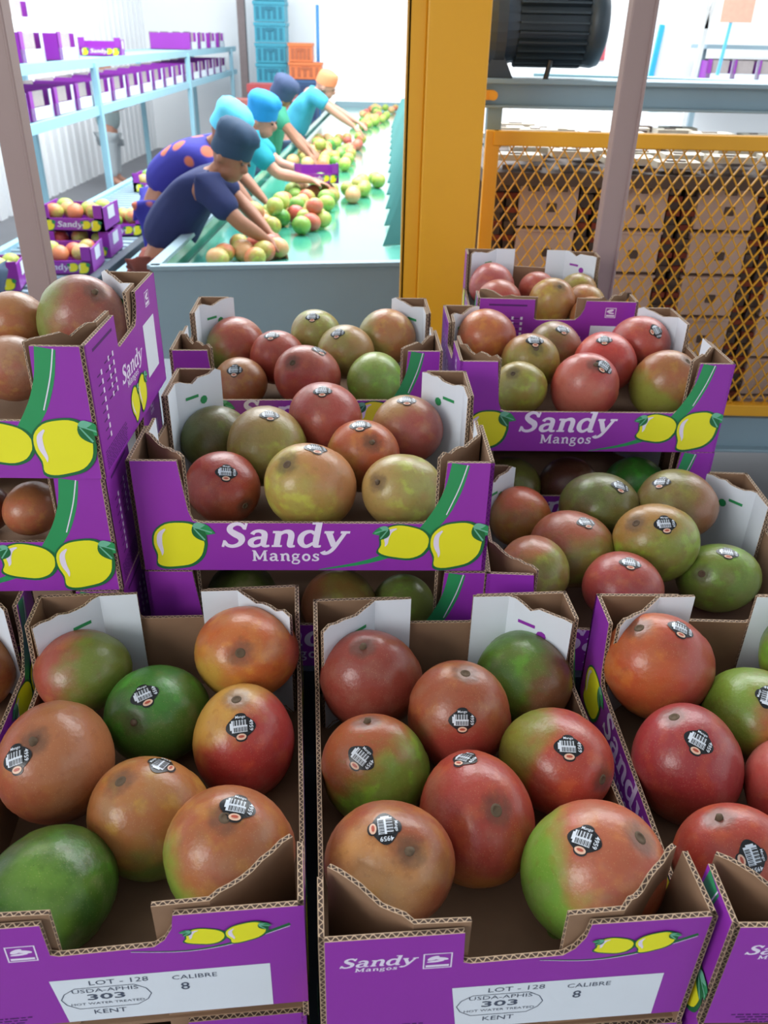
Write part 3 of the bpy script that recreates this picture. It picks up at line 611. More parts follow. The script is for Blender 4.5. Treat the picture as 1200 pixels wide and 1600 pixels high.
def mango_mat(ca, cb, dirn, thr, seed, name='mango_skin', stemdark=.6, speck=True):
    m = bpy.data.materials.new(name); m.use_nodes = True; nt = m.node_tree; N = nt.nodes; L = nt.links.new; b = N['Principled BSDF']
    tc = N.new('ShaderNodeTexCoord')
    def nz(scale, off=0, detail=3):
        mp = N.new('ShaderNodeMapping'); mp.inputs['Location'].default_value = (off, off*.7, -off); L(tc.outputs['Object'], mp.inputs[0])
        n = N.new('ShaderNodeTexNoise'); n.inputs['Scale'].default_value = scale; n.inputs['Detail'].default_value = detail; L(mp.outputs[0], n.inputs['Vector']); return n.outputs[0]
    def M(op, a, bb, cc=None):
        n = N.new('ShaderNodeMath'); n.operation = op
        for i, x in enumerate((a, bb, cc)):
            if x is None: continue
            if isinstance(x, (int, float)): n.inputs[i].default_value = x
            else: L(x, n.inputs[i])
        return n.outputs[0]
    def ramp(x, lo, hi):
        n = N.new('ShaderNodeMapRange'); n.interpolation_type = 'SMOOTHSTEP'; L(x, n.inputs[0]); n.inputs[1].default_value = lo; n.inputs[2].default_value = hi; return n.outputs[0]
    def mix(f, a, c):
        n = N.new('ShaderNodeMix'); n.data_type = 'RGBA'
        for s_, x in ((0, f), (6, a), (7, c)):
            if isinstance(x, (int, float, tuple)): n.inputs[s_].default_value = x
            else: L(x, n.inputs[s_])
        return n.outputs[2]
    nv = N.new('ShaderNodeVectorMath'); nv.operation = 'NORMALIZE'; L(tc.outputs['Object'], nv.inputs[0])
    dp = N.new('ShaderNodeVectorMath'); dp.operation = 'DOT_PRODUCT'; L(nv.outputs[0], dp.inputs[0]); dp.inputs[1].default_value = dirn
    def mute(h):
        q = lin(h); g = .3*q[0]+.6*q[1]+.1*q[2]; return tuple((q[i_]*.92+g*.08)*(.78, .77, .64)[i_] for i_ in range(3))+(1,)
    A_, B_ = (mute(ca), mute(cb)) if speck else (lin(ca), lin(cb))
    vary = lambda c, k, h=(1, 1, 1): tuple(min(1, c[i]*k*h[i]) for i in range(3))+(1,)
    f = ramp(M('ADD', dp.outputs['Value'], M('MULTIPLY', M('SUBTRACT', nz(1.6, seed), .5), 1.1)), thr-.08-.34, thr-.08+.34)
    a2 = mix(ramp(nz(2.2, seed+5), .35, .7), A_, vary(A_, .92, (1.12, .85, .9)))
    a2 = mix(M('MULTIPLY', ramp(nz(2.6, seed+17, 5), .50, .68), .55), a2, vary(A_, 1.35, (1.0, 1.3, .7)))
    c = mix(f, a2, B_)
    c = mix(M('MULTIPLY', ramp(nz(1.9, seed+31, 4), .5, .75), .20), c, lin('a08a74'))
    c = mix(M('MULTIPLY', ramp(nz(7, seed+23, 6), .56, .70), .22), c, vary(A_, .55))
    if speck:
        vo = N.new('ShaderNodeTexVoronoi'); vo.inputs['Scale'].default_value = 26; L(tc.outputs['Object'], vo.inputs['Vector'])
        dot = M('MULTIPLY', M('LESS_THAN', vo.outputs['Distance'], .16), .22)
        c = mix(dot, c, lin('e0c890'))
        vo2 = N.new('ShaderNodeTexVoronoi'); vo2.inputs['Scale'].default_value = 5.5; L(tc.outputs['Object'], vo2.inputs['Vector'])
        c = mix(M('MULTIPLY', M('LESS_THAN', vo2.outputs['Distance'], .045), .6), c, lin('3a2a20'))
        sp = N.new('ShaderNodeSeparateXYZ'); L(nv.outputs[0], sp.inputs[0])
        c = mix(M('MULTIPLY', ramp(M('ADD', sp.outputs[2], M('MULTIPLY', M('SUBTRACT', nz(6, seed+2), .5), .05)), .955, .998), stemdark), c, lin('4a3c30'))
        bp = N.new('ShaderNodeBump'); bp.inputs['Strength'].default_value = .05; bp.inputs['Distance'].default_value = .02; L(nz(9, seed), bp.inputs['Height']); L(bp.outputs[0], b.inputs['Normal'])
        rr = N.new('ShaderNodeMapRange'); L(nz(4, seed+9), rr.inputs[0]); rr.inputs[3].default_value = .26; rr.inputs[4].default_value = .40; L(rr.outputs[0], b.inputs['Roughness'])
    else: b.inputs['Roughness'].default_value = .4
    L(c, b.inputs['Base Color']); b.inputs['Specular IOR Level'].default_value = .5
    return m
b = MB(); b.tube([(0,0,rho((0,0,1))-.03), (.012,0,rho((0,0,1))+.035), (.02,.012,rho((0,0,1))+.075)], [.085, .06, .05], 8); ME_stemm = b.data('stem', [M_stem], True)
b = MB(); b.lathe([(.10,-.02),(.095,.006),(.06,.018),(.05,.006)], Matrix.Translation((0,0,rho((0,0,1)))), 12); ME_scar = b.data('stem', [M_stem], True)
# sticker artwork once, in units of metres
SA = Art()
def blob(rx, ry):
    P = []
    for k in range(32):
        t = 2*math.pi*k/32; rr = 1+.05*math.cos(4*t)
        P.append((rx*rr*math.cos(t), ry*rr*math.sin(t)))
    return P
SBL, SWH, SCR, SRD = range(4)
SA.poly(blob(.0126, .0092), SBL, 1); SA.ell(0, .0085, .0050, .0030, SBL, 1); SA.ell(0, -.0088, .0052, .0036, SBL, 1)
SA.rect(-.0078, -.0045, .0056, .0054, SWH, 2); SA.rect(-.0092, -.0022, -.0078, .0036, SWH, 2)
for k, xx in enumerate((-.0062, -.0050, -.0042, -.0028, -.0018, -.0004, .0006, .0020, .0030, .0044, .0052)):
    SA.rect(xx, .0010, xx+.00045+.0003*(k % 2), .0054, SBL, 3); SA.rect(xx+.0003, -.0041, xx+.0007+.0003*((k+1) % 2), -.0004, SBL, 3)
SA.ell(0, -.0082, .0043, .0026, SCR, 3); SA.ell(0, -.0080, .0026, .0011, SRD, 4)
SA.text('4959', .0074, .0005, .0046, SWH, 3, 1, .00006, -math.pi/2)
SA.text('Mango', 0, .0068, .0032, SWH, 3, 1, .00003, 0)
M_srd = mat('sticker_red', 'b0503c', .4)
def sticker(parent, dl, ul, rad):
    z = Vector(dl).normalized(); u = Vector(ul); u = (u-z*u.dot(z)).normalized(); x = u.cross(z).normalized()
    x = -x if x.cross(u).dot(z) < 0 else x
    b = MB()
    def wp(p, ly):
        d = (z+x*(p[0]/rad)+u*(p[1]/rad)).normalized(); r = rho(d)+(.0003+.00022*ly)/rad; return d*r
    for ly, m_, P in SA.it:
        ar = sum(P[i][0]*P[(i+1) % len(P)][1]-P[(i+1) % len(P)][0]*P[i][1] for i in range(len(P)))
        if ar < 0: P = P[::-1]
        if m_ == SBL and ly == 1 or m_ == SCR:         # fan with rings so it hugs the curve
            cx = sum(p[0] for p in P)/len(P); cy = sum(p[1] for p in P)/len(P); rg = (0, .35, .7, 1)
            for i in range(3):
                for k in range(len(P)):
                    p, q = P[k], P[(k+1) % len(P)]; f = lambda a, t: (cx+(a[0]-cx)*t, cy+(a[1]-cy)*t)
                    quad = [f(p, rg[i]), f(p, rg[i+1]), f(q, rg[i+1]), f(q, rg[i])] if i else [(cx, cy), p_ := f(p, rg[1]), f(q, rg[1])]
                    b.face([wp(a, ly) for a in quad], m_)
        elif len(P) == 4 and max(abs(P[0][0]-P[2][0]), abs(P[0][1]-P[2][1])) > .003:
            nn = 7; g = lambda u, v: tuple((P[0][i]*(1-u)+P[1][i]*u)*(1-v)+(P[3][i]*(1-u)+P[2][i]*u)*v for i in (0, 1))
            for i in range(nn):
                for j in range(nn): b.face([wp(g(a/nn, c/nn), ly+.6) for a, c in ((i, j), (i+1, j), (i+1, j+1), (i, j+1))], m_)
        else: b.face([wp(p, ly+.6) for p in P], m_)
    b.build('sticker', [M_black, M_stk, M_cream, M_srd], parent)
MANGOES += [('B2',(-0.1222,0.4118,.808),.045,(.3,.2,.9),'9a8a40','a86a40',(0,0,1),.5,None,None,1,'mango peeking out at the bottom beneath the left front crate'),
('A2',(0.1468,0.4165,.808),.045,(.3,.2,.9),'5f8a34','6a8a34',(0,0,1),.5,None,None,1,'green mango peeking out at the bottom beneath the middle front crate')]
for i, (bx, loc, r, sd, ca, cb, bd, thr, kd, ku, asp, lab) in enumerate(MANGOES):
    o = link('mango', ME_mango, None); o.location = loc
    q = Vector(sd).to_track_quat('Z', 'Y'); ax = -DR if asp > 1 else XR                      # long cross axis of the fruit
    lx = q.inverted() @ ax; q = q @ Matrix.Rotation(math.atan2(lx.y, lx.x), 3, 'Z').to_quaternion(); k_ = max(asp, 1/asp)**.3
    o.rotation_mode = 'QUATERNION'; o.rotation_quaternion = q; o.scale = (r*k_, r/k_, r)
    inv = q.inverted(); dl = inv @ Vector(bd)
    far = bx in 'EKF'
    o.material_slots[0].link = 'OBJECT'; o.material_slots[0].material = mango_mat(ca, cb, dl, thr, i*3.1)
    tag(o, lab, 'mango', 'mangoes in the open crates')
    link('stem', ME_stemm if i % 3 == 0 else ME_scar, o)
    if kd: sticker(o, inv @ Vector(kd), inv @ Vector(ku), r)
# ---------------------------------------------------------------- packing hall behind
fa = MB()
# sorting conveyor
cv = empty('sorting_conveyor', (-.4, 3.1, 0)); tag(cv, 'long green belt sorting conveyor with blue grey steel sides behind the crates', 'conveyor')
def part(name, mb, mats, parent, bev=0, smooth=False):
    o = mb.build(name, mats, parent, smooth)
    px = parent.matrix_basis.translation if parent.type == 'EMPTY' else None
    if px is not None:
        for v in o.data.vertices: v.co -= px
    if bev: bevel(o, bev)
    return o
XL = lambda y: -.87+.010*(y-3.1)      # left rim
XRr = lambda y: .065+.014*(y-3.1)      # right rim
b = MB(); P = [(XL(3.12)+.03, 3.12), (XRr(3.22)-.02, 3.24), (XRr(12.3), 12.3), (XL(12.3)+.03, 12.3)]
b.mesh([(x, y, z) for z in (.64, .672) for x, y in P], [(3,2,1,0),(4,5,6,7),(0,1,5,4),(1,2,6,5),(2,3,7,6),(3,0,4,7)]); part('belt', b, [M_belt], cv)
def wallseg(p, q, z0, z1, t):
    b = MB(); p = Vector(p+(0,)); q = Vector(q+(0,)); n = Vector(((q-p).y, -(q-p).x, 0)).normalized()*t/2
    b.mesh([v+Vector((0, 0, z)) for z in (z0, z1) for v in (p-n, q-n, q+n, p+n)], [(3,2,1,0),(4,5,6,7),(0,1,5,4),(1,2,6,5),(2,3,7,6),(3,0,4,7)]); return b
part('end_plate', wallseg((XL(3.05), 3.06), (.075, 3.22), .34, .742, .012), [M_steel], cv)
part('end_rim', wallseg((XL(3.05)-.01, 3.06), (.08, 3.22), .742, .757, .045), [M_steel], cv)
part('side_plate', wallseg((XL(3.05), 3.06), (XL(4.3), 4.3), .5, .742, .012), [M_belt], cv)
part('side_rim', wallseg((XL(3.05), 3.06), (XL(4.3), 4.3), .742, .757, .045), [M_steel], cv)
part('side_plate', wallseg((XL(4.3), 4.3), (XL(12.3), 12.3), .55, .73, .012), [M_belt], cv)
part('side_plate', wallseg((.085, 3.23), (XRr(12.3)+.02, 12.3), .3, .73, .02), [M_steel], cv)
part('end_plate', wallseg((XL(12.3), 12.32), (XRr(12.3)+.2, 12.32), .5, .74, .02), [M_steel], cv)
for yy in (3.3, 6, 9, 12):
    for xx in (-.8, .04):
        b = MB(); b.box((xx-.03, yy-.03, 0), (xx+.03, yy+.03, .64)); part('leg', b, [M_steel], cv)
# teal slats along the far side of the belt
for i in range(13):
    y = 3.42+.42*i; x = .030+.003*(y-3.1)
    b = MB()
    b.mesh([(x+dx, y+dy, z) for dx, dy, z in [(-.06,0,.77),(.42,0,.83),(.42,.16,1.06),(.03,.16,1.00),(-.06,.02,.76),(.42,.02,.82),(.42,.18,1.05),(.03,.18,.99)]], [(0,1,2,3),(7,6,5,4),(0,4,5,1),(1,5,6,2),(2,6,7,3),(3,7,4,0)])
    tag(b.build('chute_plate', [M_teal]), 'slanted teal steel plate in the row along the right side of the belt', 'plate', 'teal plates along the belt')
# yellow column
b = MB(); b.box((.072, 2.10, .0), (.212, 2.24, 3.1)); b.box((.028, 2.115, 0), (.072, 2.13, 3.1)); b.box((.028, 2.115, 0), (.04, 2.24, 3.1))
o = b.build('yellow_column', [M_yel]); bevel(o, .004); tag(o, 'thick yellow painted steel column beside the conveyor end', 'column')
b = MB(); b.box((.13, 6.6, 0), (.2, 6.7, 1.42)); tag(b.build('yellow_column', [M_yel]), 'short yellow post far back beside the teal plates', 'column')
b = MB(); b.bar((.2, 6.2, 0), (.2, 6.2, 3.0), .05); tag(b.build('steel_pole', [M_dsteel]), 'grey pole rising far back to the left of the yellow column', 'pole')
# taupe posts
def post(name, p, q, w, lab):
    b = MB(); b.bar(p, q, w, w*.9); b.bar(Vector(p)+Vector((w*.5, -.01, 0)), Vector(q)+Vector((w*.5, -.01, 0)), .006, .03)
    o = b.build(name, [M_brown]); bevel(o, .002, 1); tag(o, lab, 'post')
post('steel_post', (.478, 1.89, 0), (.488, 1.89, 3.1), .046, 'taupe painted steel post at the right, in front of the yellow mesh guard')
post('steel_post', (-.690, 1.62, .0), (-.672, 1.62, 3.1), .046, 'taupe painted steel post at the left edge above the upper left crate')
# mesh guard
g = empty('mesh_guard', (.24, 2.35, 0)); tag(g, 'yellow framed expanded metal guard in front of the sizing machine', 'guard')
b = MB(); x0, x1, z0, z1 = .262, 1.75, .535, 1.278; b.bar((x0, 2.35, z0-.02), (x0, 2.35, z1+.018), .036, .03); b.bar((x1, 2.35, z0), (x1, 2.35, z1), .036, .03)
b.bar((x0, 2.35, z1), (x1, 2.35, z1), .036, .036); b.bar((x0, 2.35, z0), (x1, 2.35, z0), .036, .036); part('frame', b, [M_yel], g, .003)
b = MB(); dw, dh = .0350, .053; nx = int((x1-x0)/dw); nz_ = int((z1-z0)/dh)
for i in range(nx+1):
    for j in range(nz_+1):
        cx, cz = x0+i*dw, z0+j*dh
        for ax, az in ((.5, .5), (-.5, .5)):
            for (ox, oz) in ((0, 0), (dw/2 if ax > 0 else -dw/2, dh/2)):
                p = (cx+ox, 2.352, cz+oz); q = (cx+ox+ax*dw, 2.352, cz+oz+az*dh)
                q = (cx+ox+ax*dw/1, 2.352, cz+oz+az*dh)
                if min(p[0], q[0]) < x0-.001 or max(p[0], q[0]) > x1+.001 or q[2] > z1+.01: continue
                if (ox, oz) != (0, 0): continue
                b.bar(p, q, .0068, .003); b.bar(q, (cx, 2.352, cz+dh), .0068, .003) if cz+dh < z1+.01 else None
part('expanded_mesh', b, [M_yel], g)
b = MB(); b.box((.2, 2.36, .40), (2.2, 2.44, .50)); b.box((.2, 2.33, .395), (2.2, 2.46, .405)); tag(bevel(b.build('machine_beam', [M_steel]), .003), 'blue grey steel beam along the bottom of the mesh guard', 'beam')
# machine frame beam above
b = MB(); b.box((.215, 2.45, 1.345), (1.9, 2.47, 1.405)); b.box((.215, 2.42, 1.400), (1.9, 2.62, 1.412)); b.box((.215, 2.42, 1.343), (1.9, 2.50, 1.35)); b.box((.255, 2.455, 1.24), (.295, 2.50, 1.345))
tag(bevel(b.build('machine_beam', [M_steel]), .002), 'blue grey channel beam carrying the motor, above the mesh guard', 'beam')
b = MB(); b.box((.20, 2.41, 1.362), (.262, 2.45, 1.385)); b.tube([(.262,2.405,1.373),(.262,2.46,1.373)], .012, 10); tag(b.build('bracket', [M_yel]), 'small orange yellow bracket joining column and channel beam', 'bracket')
# motor
mo = empty('electric_motor', (.4, 2.54, 1.41)); tag(mo, 'dark grey finned electric motor with flange on the channel beam', 'motor')
RX = Matrix.Rotation(R(90), 4, 'Y')
b = MB(); b.lathe([(.088,.318),(.088,.50)], Matrix.Translation((0, 2.54, 1.54)) @ RX, 32)
for k in range(28):
    a = 2*math.pi*k/28; u = Vector((0, math.cos(a), math.sin(a))); c = Vector((0, 2.54, 1.54))
    b.bar(c+u*.094+Vector((.322,0,0)), c+u*.094+Vector((.498,0,0)), .005, .02, 0, tuple(u))
part('housing', b, [M_motor], mo)
b = MB(); b.lathe([(.10,.50),(.103,.53),(.098,.545),(.07,.556),(.02,.558)], Matrix.Translation((0, 2.54, 1.54)) @ RX, 32); part('fan_cover', b, [M_motor], mo, 0, True)
b = MB(); b.lathe([(.06,.225),(.11,.235),(.118,.262),(.118,.288),(.10,.29),(.092,.32)], Matrix.Translation((0, 2.54, 1.54)) @ RX, 32); part('flange', b, [M_dsteel], mo)
b = MB(); b.box((.315, 2.46, 1.575), (.44, 2.50, 1.62)); b.box((.50, 2.455, 1.575), (.53, 2.47, 1.63)); part('terminal_box', b, [M_motor], mo)
b = MB(); b.mesh([(.235,2.46,1.412),(.315,2.46,1.412),(.285,2.46,1.47),(.262,2.46,1.47),(.235,2.6,1.412),(.315,2.6,1.412),(.285,2.6,1.47),(.262,2.6,1.47)], [(0,1,2,3),(7,6,5,4),(0,4,5,1),(1,5,6,2),(2,6,7,3),(3,7,4,0)]); part('foot', b, [M_dsteel], mo)
b = MB(); b.tube([(.412, 2.47, 1.455), (.403, 2.47, 1.41)], .007, 8); part('cable', b, [M_black], mo)
# sizer: carrier bed seen above the guard and the carrier stack seen through it
sz = empty('fruit_sizer', (.9, 2.9, 0)); tag(sz, 'sizing machine with cream carrier bed and stacked carriers behind the yellow mesh', 'machine')
b = MB(); b.box((.24, 2.62, .42), (2.4, 3.5, 1.14)); part('dark_cabinet', b, [mat('cabinet_dark', '75645c', .9)], sz)
M_blk = mat('carrier_pinkish_plastic', 'c8aea2', .6, 0, .12, 12); M_rust = mat('rusty_chain', '7c3420', .8, 0, .3, 40); M_dk = mat('chain_dark', '55463f', .7)
rr = random.Random(5)
for r_ in range(6):
    for c_ in range(7):
        x = .405+.26*c_; z = 1.14-.128*r_
        b = MB(); b.box((x-.03, 2.53, z-.115), (x+.14, 2.62, z), 0)
        b.box((x+.05, 2.527, z-.075), (x+.08, 2.531, z-.05), 1); b.box((x-.004, 2.523, z-.004), (x+.132, 2.62, z+.003), 0); b.box((x-.034, 2.529, z-.004), (x+.144, 2.62, z+.004), 0)
        part('carrier', b, [M_blk, M_dk], sz, .004)
b = MB()
for c_ in range(16):
    x = .295+.26*(c_//2)+.045*(c_ % 2)
    b.box((x, 2.55, .42), (x+.03, 2.6, 1.16), 0)
    for k in range(18): b.box((x-.004, 2.535, .46+.04*k), (x+.034, 2.55, .475+.04*k), 1 if (c_+k) % 3 else 0)
part('chain', b, [M_dk, M_rust], sz)
b = MB()
for j in range(9):
    y = 2.50+.105*j
    for i in range(14):
        x = .30+.15*i+(.05*(j % 3)); zz = 1.205+.012*math.sin(i*1.7+j)
        b.box((x, y, zz), (x+.125, y+.075, zz+.016), 0); b.box((x+.03, y+.018, zz+.0155), (x+.055+rr.uniform(0, .03), y+.034, zz+.019), 1)
        b.box((x+.05, y+.078, zz-.005), (x+.09, y+.10, zz+.014), 1)
b.box((.26, 2.46, 1.145), (2.4, 3.5, 1.18), 1)
part('carrier_bed', b, [M_creamp, M_dk], sz)
b = MB()
for k in range(9): b.box((.62+.03*k, 2.5+.08*k, 1.232), (.66+.03*k, 2.54+.08*k, 1.25), k % 2)
for k in range(16):
    for rw in range(3): b.box((.31+.08*k, 2.47, 1.10+.028*rw+.03), (.34+.08*k, 2.485, 1.112+.028*rw+.03), 0)
part('sprocket_row', b, [M_dk, M_creamp], sz)
b = MB(); b.bar((.9, 3.4, 1.30), (2.6, 3.75, 1.33), .25, .03); b.bar((.6, 4.0, 1.36), (3.2, 3.6, 1.34), .12, .04); tag(b.build('feed_trough', [M_lsteel]), 'pale steel trough crossing behind the channel beam', 'trough')
# right background
b = MB(); b.box((1.64, 7.735, 1.37), (1.73, 7.75, 1.56)); tag(b.build('sign', [mat('red_sign', 'b8505c', .6)]), 'small red sign on the far wall to the right of the motor', 'sign')
b = MB(); b.bar((2.13, 7.73, 1.23), (2.16, 7.73, 1.63), .038); tag(b.build('pipe', [mat('blue_pipe', '2ea4dc', .5)]), 'bright blue upright strip at the right of the taupe post', 'pipe')
b = MB(); b.bar((2.25, 7.2, 0), (2.34, 7.2, 1.60), .035); b.bar((2.34, 7.2, 1.6), (2.27, 7.2, 2.2), .03); b.bar((2.34, 7.2, 1.6), (2.44, 7.2, 2.2), .03); tag(b.build('steel_post', [mat('pale_post', 'c4c8c8', .6)]), 'pale forked post in the bright hall behind at the right', 'post')
s_ = empty('hanging_sign', (2.5, 7, 1.3)); tag(s_, 'pinkish card sign on a blue stick at the top right', 'sign')
b = MB(); b.box((2.37, 6.995, 1.64), (2.60, 7.005, 1.86)); part('card', b, [mat('pink_card', 'c8a08c', .7)], s_)
b = MB(); b.bar((2.43, 7.01, 1.30), (2.455, 7.01, 1.65), .02); part('stick', b, [mat('blue_stick', '5ab0d8', .5)], s_)
sh = empty('roller_shelf', (2.8, 7.4, 0)); tag(sh, 'distant blue grey shelf of cartons at the right edge', 'shelf')
b = MB(); b.box((2.38, 7.2, 1.19), (3.6, 7.6, 1.23)); b.box((2.38, 7.2, 1.47), (3.6, 7.6, 1.50)); part('board', b, [M_steel], sh)
for x in (2.42, 3.4): b = MB(); b.bar((x, 7.4, 0), (x, 7.4, 1.47), .04); part('leg', b, [M_steel], sh)
# ---- small crates used far away
def far_mesh(seed):
    """complete small crate: purple outside, white label, yellow fruit print"""
    b = MB(); L_, W_, H_ = .33, .27, .13
    for (a, c) in (((-L_/2, 0, 0), (L_/2, .006, H_*.5)), ((-L_/2, 0, 0), (-L_/2+.05, .006, H_)), ((L_/2-.05, 0, 0), (L_/2, .006, H_)), ((-L_/2, W_-.006, 0), (L_/2, W_, H_*.8)), ((-L_/2, 0, 0), (-L_/2+.006, W_, H_*.9)), ((L_/2-.006, 0, 0), (L_/2, W_, H_*.9)), ((-L_/2, 0, 0), (L_/2, W_, .006))): b.box(a, c, 0)
    A = Art(); A.fruit(.045, .03, .05, .05, (1,-.2), 1); A.fruit(.235, .033, .045, .04, (-1,-.2), 1); A.fruit(.285, .03, .05, .05, (1,-.2), 6); A.word('Sandy', .085, .022, .028, LAV, 1, 0, .16, 0, 1.2)
    for ly, m_, P in A.it:
        b.face([(s-L_/2, -.0005*ly, t) for s, t in P], {LAV:1, YEL:2}.get(m_, 3))
    b.face([(-L_/2-.001, .19, .05), (-L_/2-.001, .08, .05), (-L_/2-.001, .08, .11), (-L_/2-.001, .19, .11)], 1)
    b.face([(L_/2+.001, .08, .05), (L_/2+.001, .19, .05), (L_/2+.001, .19, .11), (L_/2+.001, .08, .11)], 1)
    return b.data('cardboard_crate', [M_purple, M_white, M_yellow, M_green])
ME_far = far_mesh(1)
def carton_mesh():
    """empty crate standing on a shelf, white tray front, grey inside, purple posts"""
    b = MB(); L_, W_ = .38, .45
    b.box((-L_/2, 0, 0), (L_/2, .006, .075), 1); b.box((-L_/2, 0, 0), (-L_/2+.06, .006, .17), 0); b.box((L_/2-.04, 0, 0), (L_/2, .006, .17), 1)
    b.box((-L_/2, 0, 0), (-L_/2+.006, W_, .16), 0); b.box((L_/2-.006, 0, 0), (L_/2, W_, .16), 0); b.box((-L_/2, W_-.006, 0), (L_/2, W_, .17), 2); b.box((-L_/2, 0, 0), (L_/2, W_, .006), 2)
    b.box((-L_/2+.08, .03, .075), (L_/2-.07, .036, .165), 2)
    return b.data('carton', [M_purple, M_white, mat('grey_carton_inside', 'a8a0a0', .8)])
ME_cart = carton_mesh()
# overhead shelves at the left (two tiers) with empty cartons
oh = empty('carton_rack', (-2.4, 8, 0)); tag(oh, 'pale blue two tier steel rack of empty cartons along the left', 'rack')
def zl(y): return .962+.010*(y-5.2)
def zu(y): return 1.288+.004*(y-5.2)
for nm, zf in (('lower_shelf', zl), ('upper_shelf', zu)):
    b = MB(); b.bar((-2.22, 4.0, zf(4)), (-2.22, 13.1, zf(13.1)), .03, .06); b.bar((-2.72, 4.0, zf(4)), (-2.72, 13.1, zf(13.1)), .03, .06)
    y = 4.05
    while y < 13: b.tube([(-2.72, y, zf(y)+.012), (-2.22, y, zf(y)+.012)], .012, 6); y += .12
    part(nm, b, [M_lsteel], oh)
for yy in (6.85, 10.0, 12.7):
    for xx in (-2.21, -2.74): b = MB(); b.bar((xx, yy, 0), (xx, yy, zu(yy)), .045, .045); part('upright', b, [M_lsteel], oh)
def place(me, name, loc, rz, lab, cat, grp):
    o = link(name, me); o.location = loc; o.rotation_euler = (0, 0, rz); return tag(o, lab, cat, grp)
y = 4.55; k = 0
while y < 12.6:
    if abs(y-6.85) > 0:
        nm_ = ['carton nearest the left post on the lower tier of the rack', 'second nearest carton on the lower tier of the rack', 'third nearest carton on the lower tier of the rack', 'fourth nearest carton on the lower tier of the rack', 'fifth nearest carton on the lower tier of the rack']+[q_+' nearest carton on the lower tier of the rack' for q_ in ('sixth', 'seventh', 'eighth', 'ninth', 'tenth', 'eleventh', 'twelfth')]
        place(ME_cart, 'carton', (-2.25, y, zl(y)+.027), R(90), nm_[k] if k < 12 else 'white and purple carton at the far end of the lower tier', 'carton', None if k < 12 else 'far cartons on the lower tier')
    y += .43; k += 1
for q_, yy in enumerate((4.75, 5.25, 5.85, 6.5, 10.6, 11.1, 11.7, 12.3)):
    place(ME_cart, 'carton', (-2.25, yy, zu(yy)+.027), R(90), ['carton at the left end of the upper tier of the rack', 'second carton from the left end of the upper tier', 'third carton from the left end of the upper tier, carrying another', 'fourth carton from the left end of the upper tier'][q_] if q_ < 4 else 'white and purple carton at the far end of the upper tier', 'carton', None if q_ < 4 else 'far cartons on the upper tier')
place(ME_cart, 'carton', (-2.30, 5.85, zu(5.85)+.20), R(90), 'carton set on top of another on the upper tier of the left rack', 'carton', None)
place(ME_far, 'cardboard_crate', (-2.38, 7.6, zu(7.6)+.026), R(10), 'purple crate with yellow fruit print on the upper tier of the left rack', 'crate', None)
for i in range(6): place(ME_cart, 'carton', (2.52+.19*i, 7.22, 1.231), R(0), ('leftmost', 'second', 'third', 'fourth', 'fifth', 'sixth')[i]+' carton from the left on the distant shelf at the right edge', 'carton', None).scale = (.55, .7, 1)
# low roller line with filled crates
rl_ = empty('roller_conveyor', (-1.6, 6, 0)); tag(rl_, 'low steel roller line with dark rail running behind the navy worker', 'conveyor')
b = MB(); b.bar((-1.43, 3.65, .44), (-1.43, 10, .44), .05, .06); part('rail', b, [M_dsteel], rl_)
b = MB(); b.bar((-1.34, 3.65, .44), (-1.34, 10, .44), .07, .03); part('rail', b, [M_lsteel], rl_)
b = MB(); b.bar((-2.1, 3.65, .44), (-2.1, 10, .44), .05, .06); part('rail', b, [M_lsteel], rl_)
b = MB(); y = 3.7
while y < 10: b.tube([(-2.1, y, .435), (-1.43, y, .435)], .02, 8); y += .09
part('roller', b, [M_steel], rl_)
for yy in (3.8, 6.2, 9.4):
    for xx in (-1.43, -2.1): b = MB(); b.bar((xx, yy, 0), (xx, yy, .42), .05); part('leg', b, [M_lsteel], rl_)
GMATS = [mango_mat(a, c, (.3, .5, .6), .2, s*7.3, 'small_mango_skin', 0, False) for s, (a, c) in enumerate((('8cb048','a8b858'), ('a8a850','c87850'), ('c06850','a8a050'), ('4f9440','80a848'), ('b8b868','d0a070'), ('c05850','c87058')))]
def small(loc, r, rn, lab, grp):
    o = link('mango', ME_small); o.location = loc; o.scale = (r, r, r); o.rotation_euler = (rn.uniform(.9, 2.2), rn.uniform(-.5, .5), rn.uniform(0, 6.28))
    o.material_slots[0].link = 'OBJECT'; q = rn.choice((0,0,1,1,2,3,4,4,5)); o.material_slots[0].material = GMATS[q]; cn = ('light green', 'yellowish', 'red and green', 'dark green', 'pale', 'red')[q]; return tag(o, cn+' '+lab, 'mango', grp+', '+cn)
rn = random.Random(11)
def filled(x, y, z, rz, lab, mlab, n=7):
    place(ME_far, 'cardboard_crate', (x, y, z), rz, lab, 'crate', 'filled crates on the low roller line')
    for k in range(n):
        lx = (-.105, 0, .105, -.055, .055, -.1, .1)[k]; ly = (.06, .06, .06, .13, .13, .20, .20)[k]
        small((x+lx*math.cos(rz)-ly*math.sin(rz), y+lx*math.sin(rz)+ly*math.cos(rz), z+.075+.02*rn.random()), .044, rn, mlab, 'mangoes in '+lab[:40])
filled(-1.64, 4.42, .46, .05, 'lower crate of the stack on the low roller line', 'mango in the lower crate stacked on the roller line', 3)
filled(-1.65, 4.42, .592, .0, 'top crate of the stack of two on the low roller line', 'mango in the top crate stacked on the roller line')
filled(-1.62, 4.06, .46, .1, 'front single crate on the low roller line, nearest the rail', 'mango in the front single crate on the roller line')
filled(-1.60, 4.95, .46, .3, 'small crate just behind the stacked pair on the roller line', 'mango in the crate behind the stacked pair')
filled(-1.76, 6.5, .46, .0, 'crate farther up the roller line beside the patterned dress', 'mango in the crate beside the patterned dress')
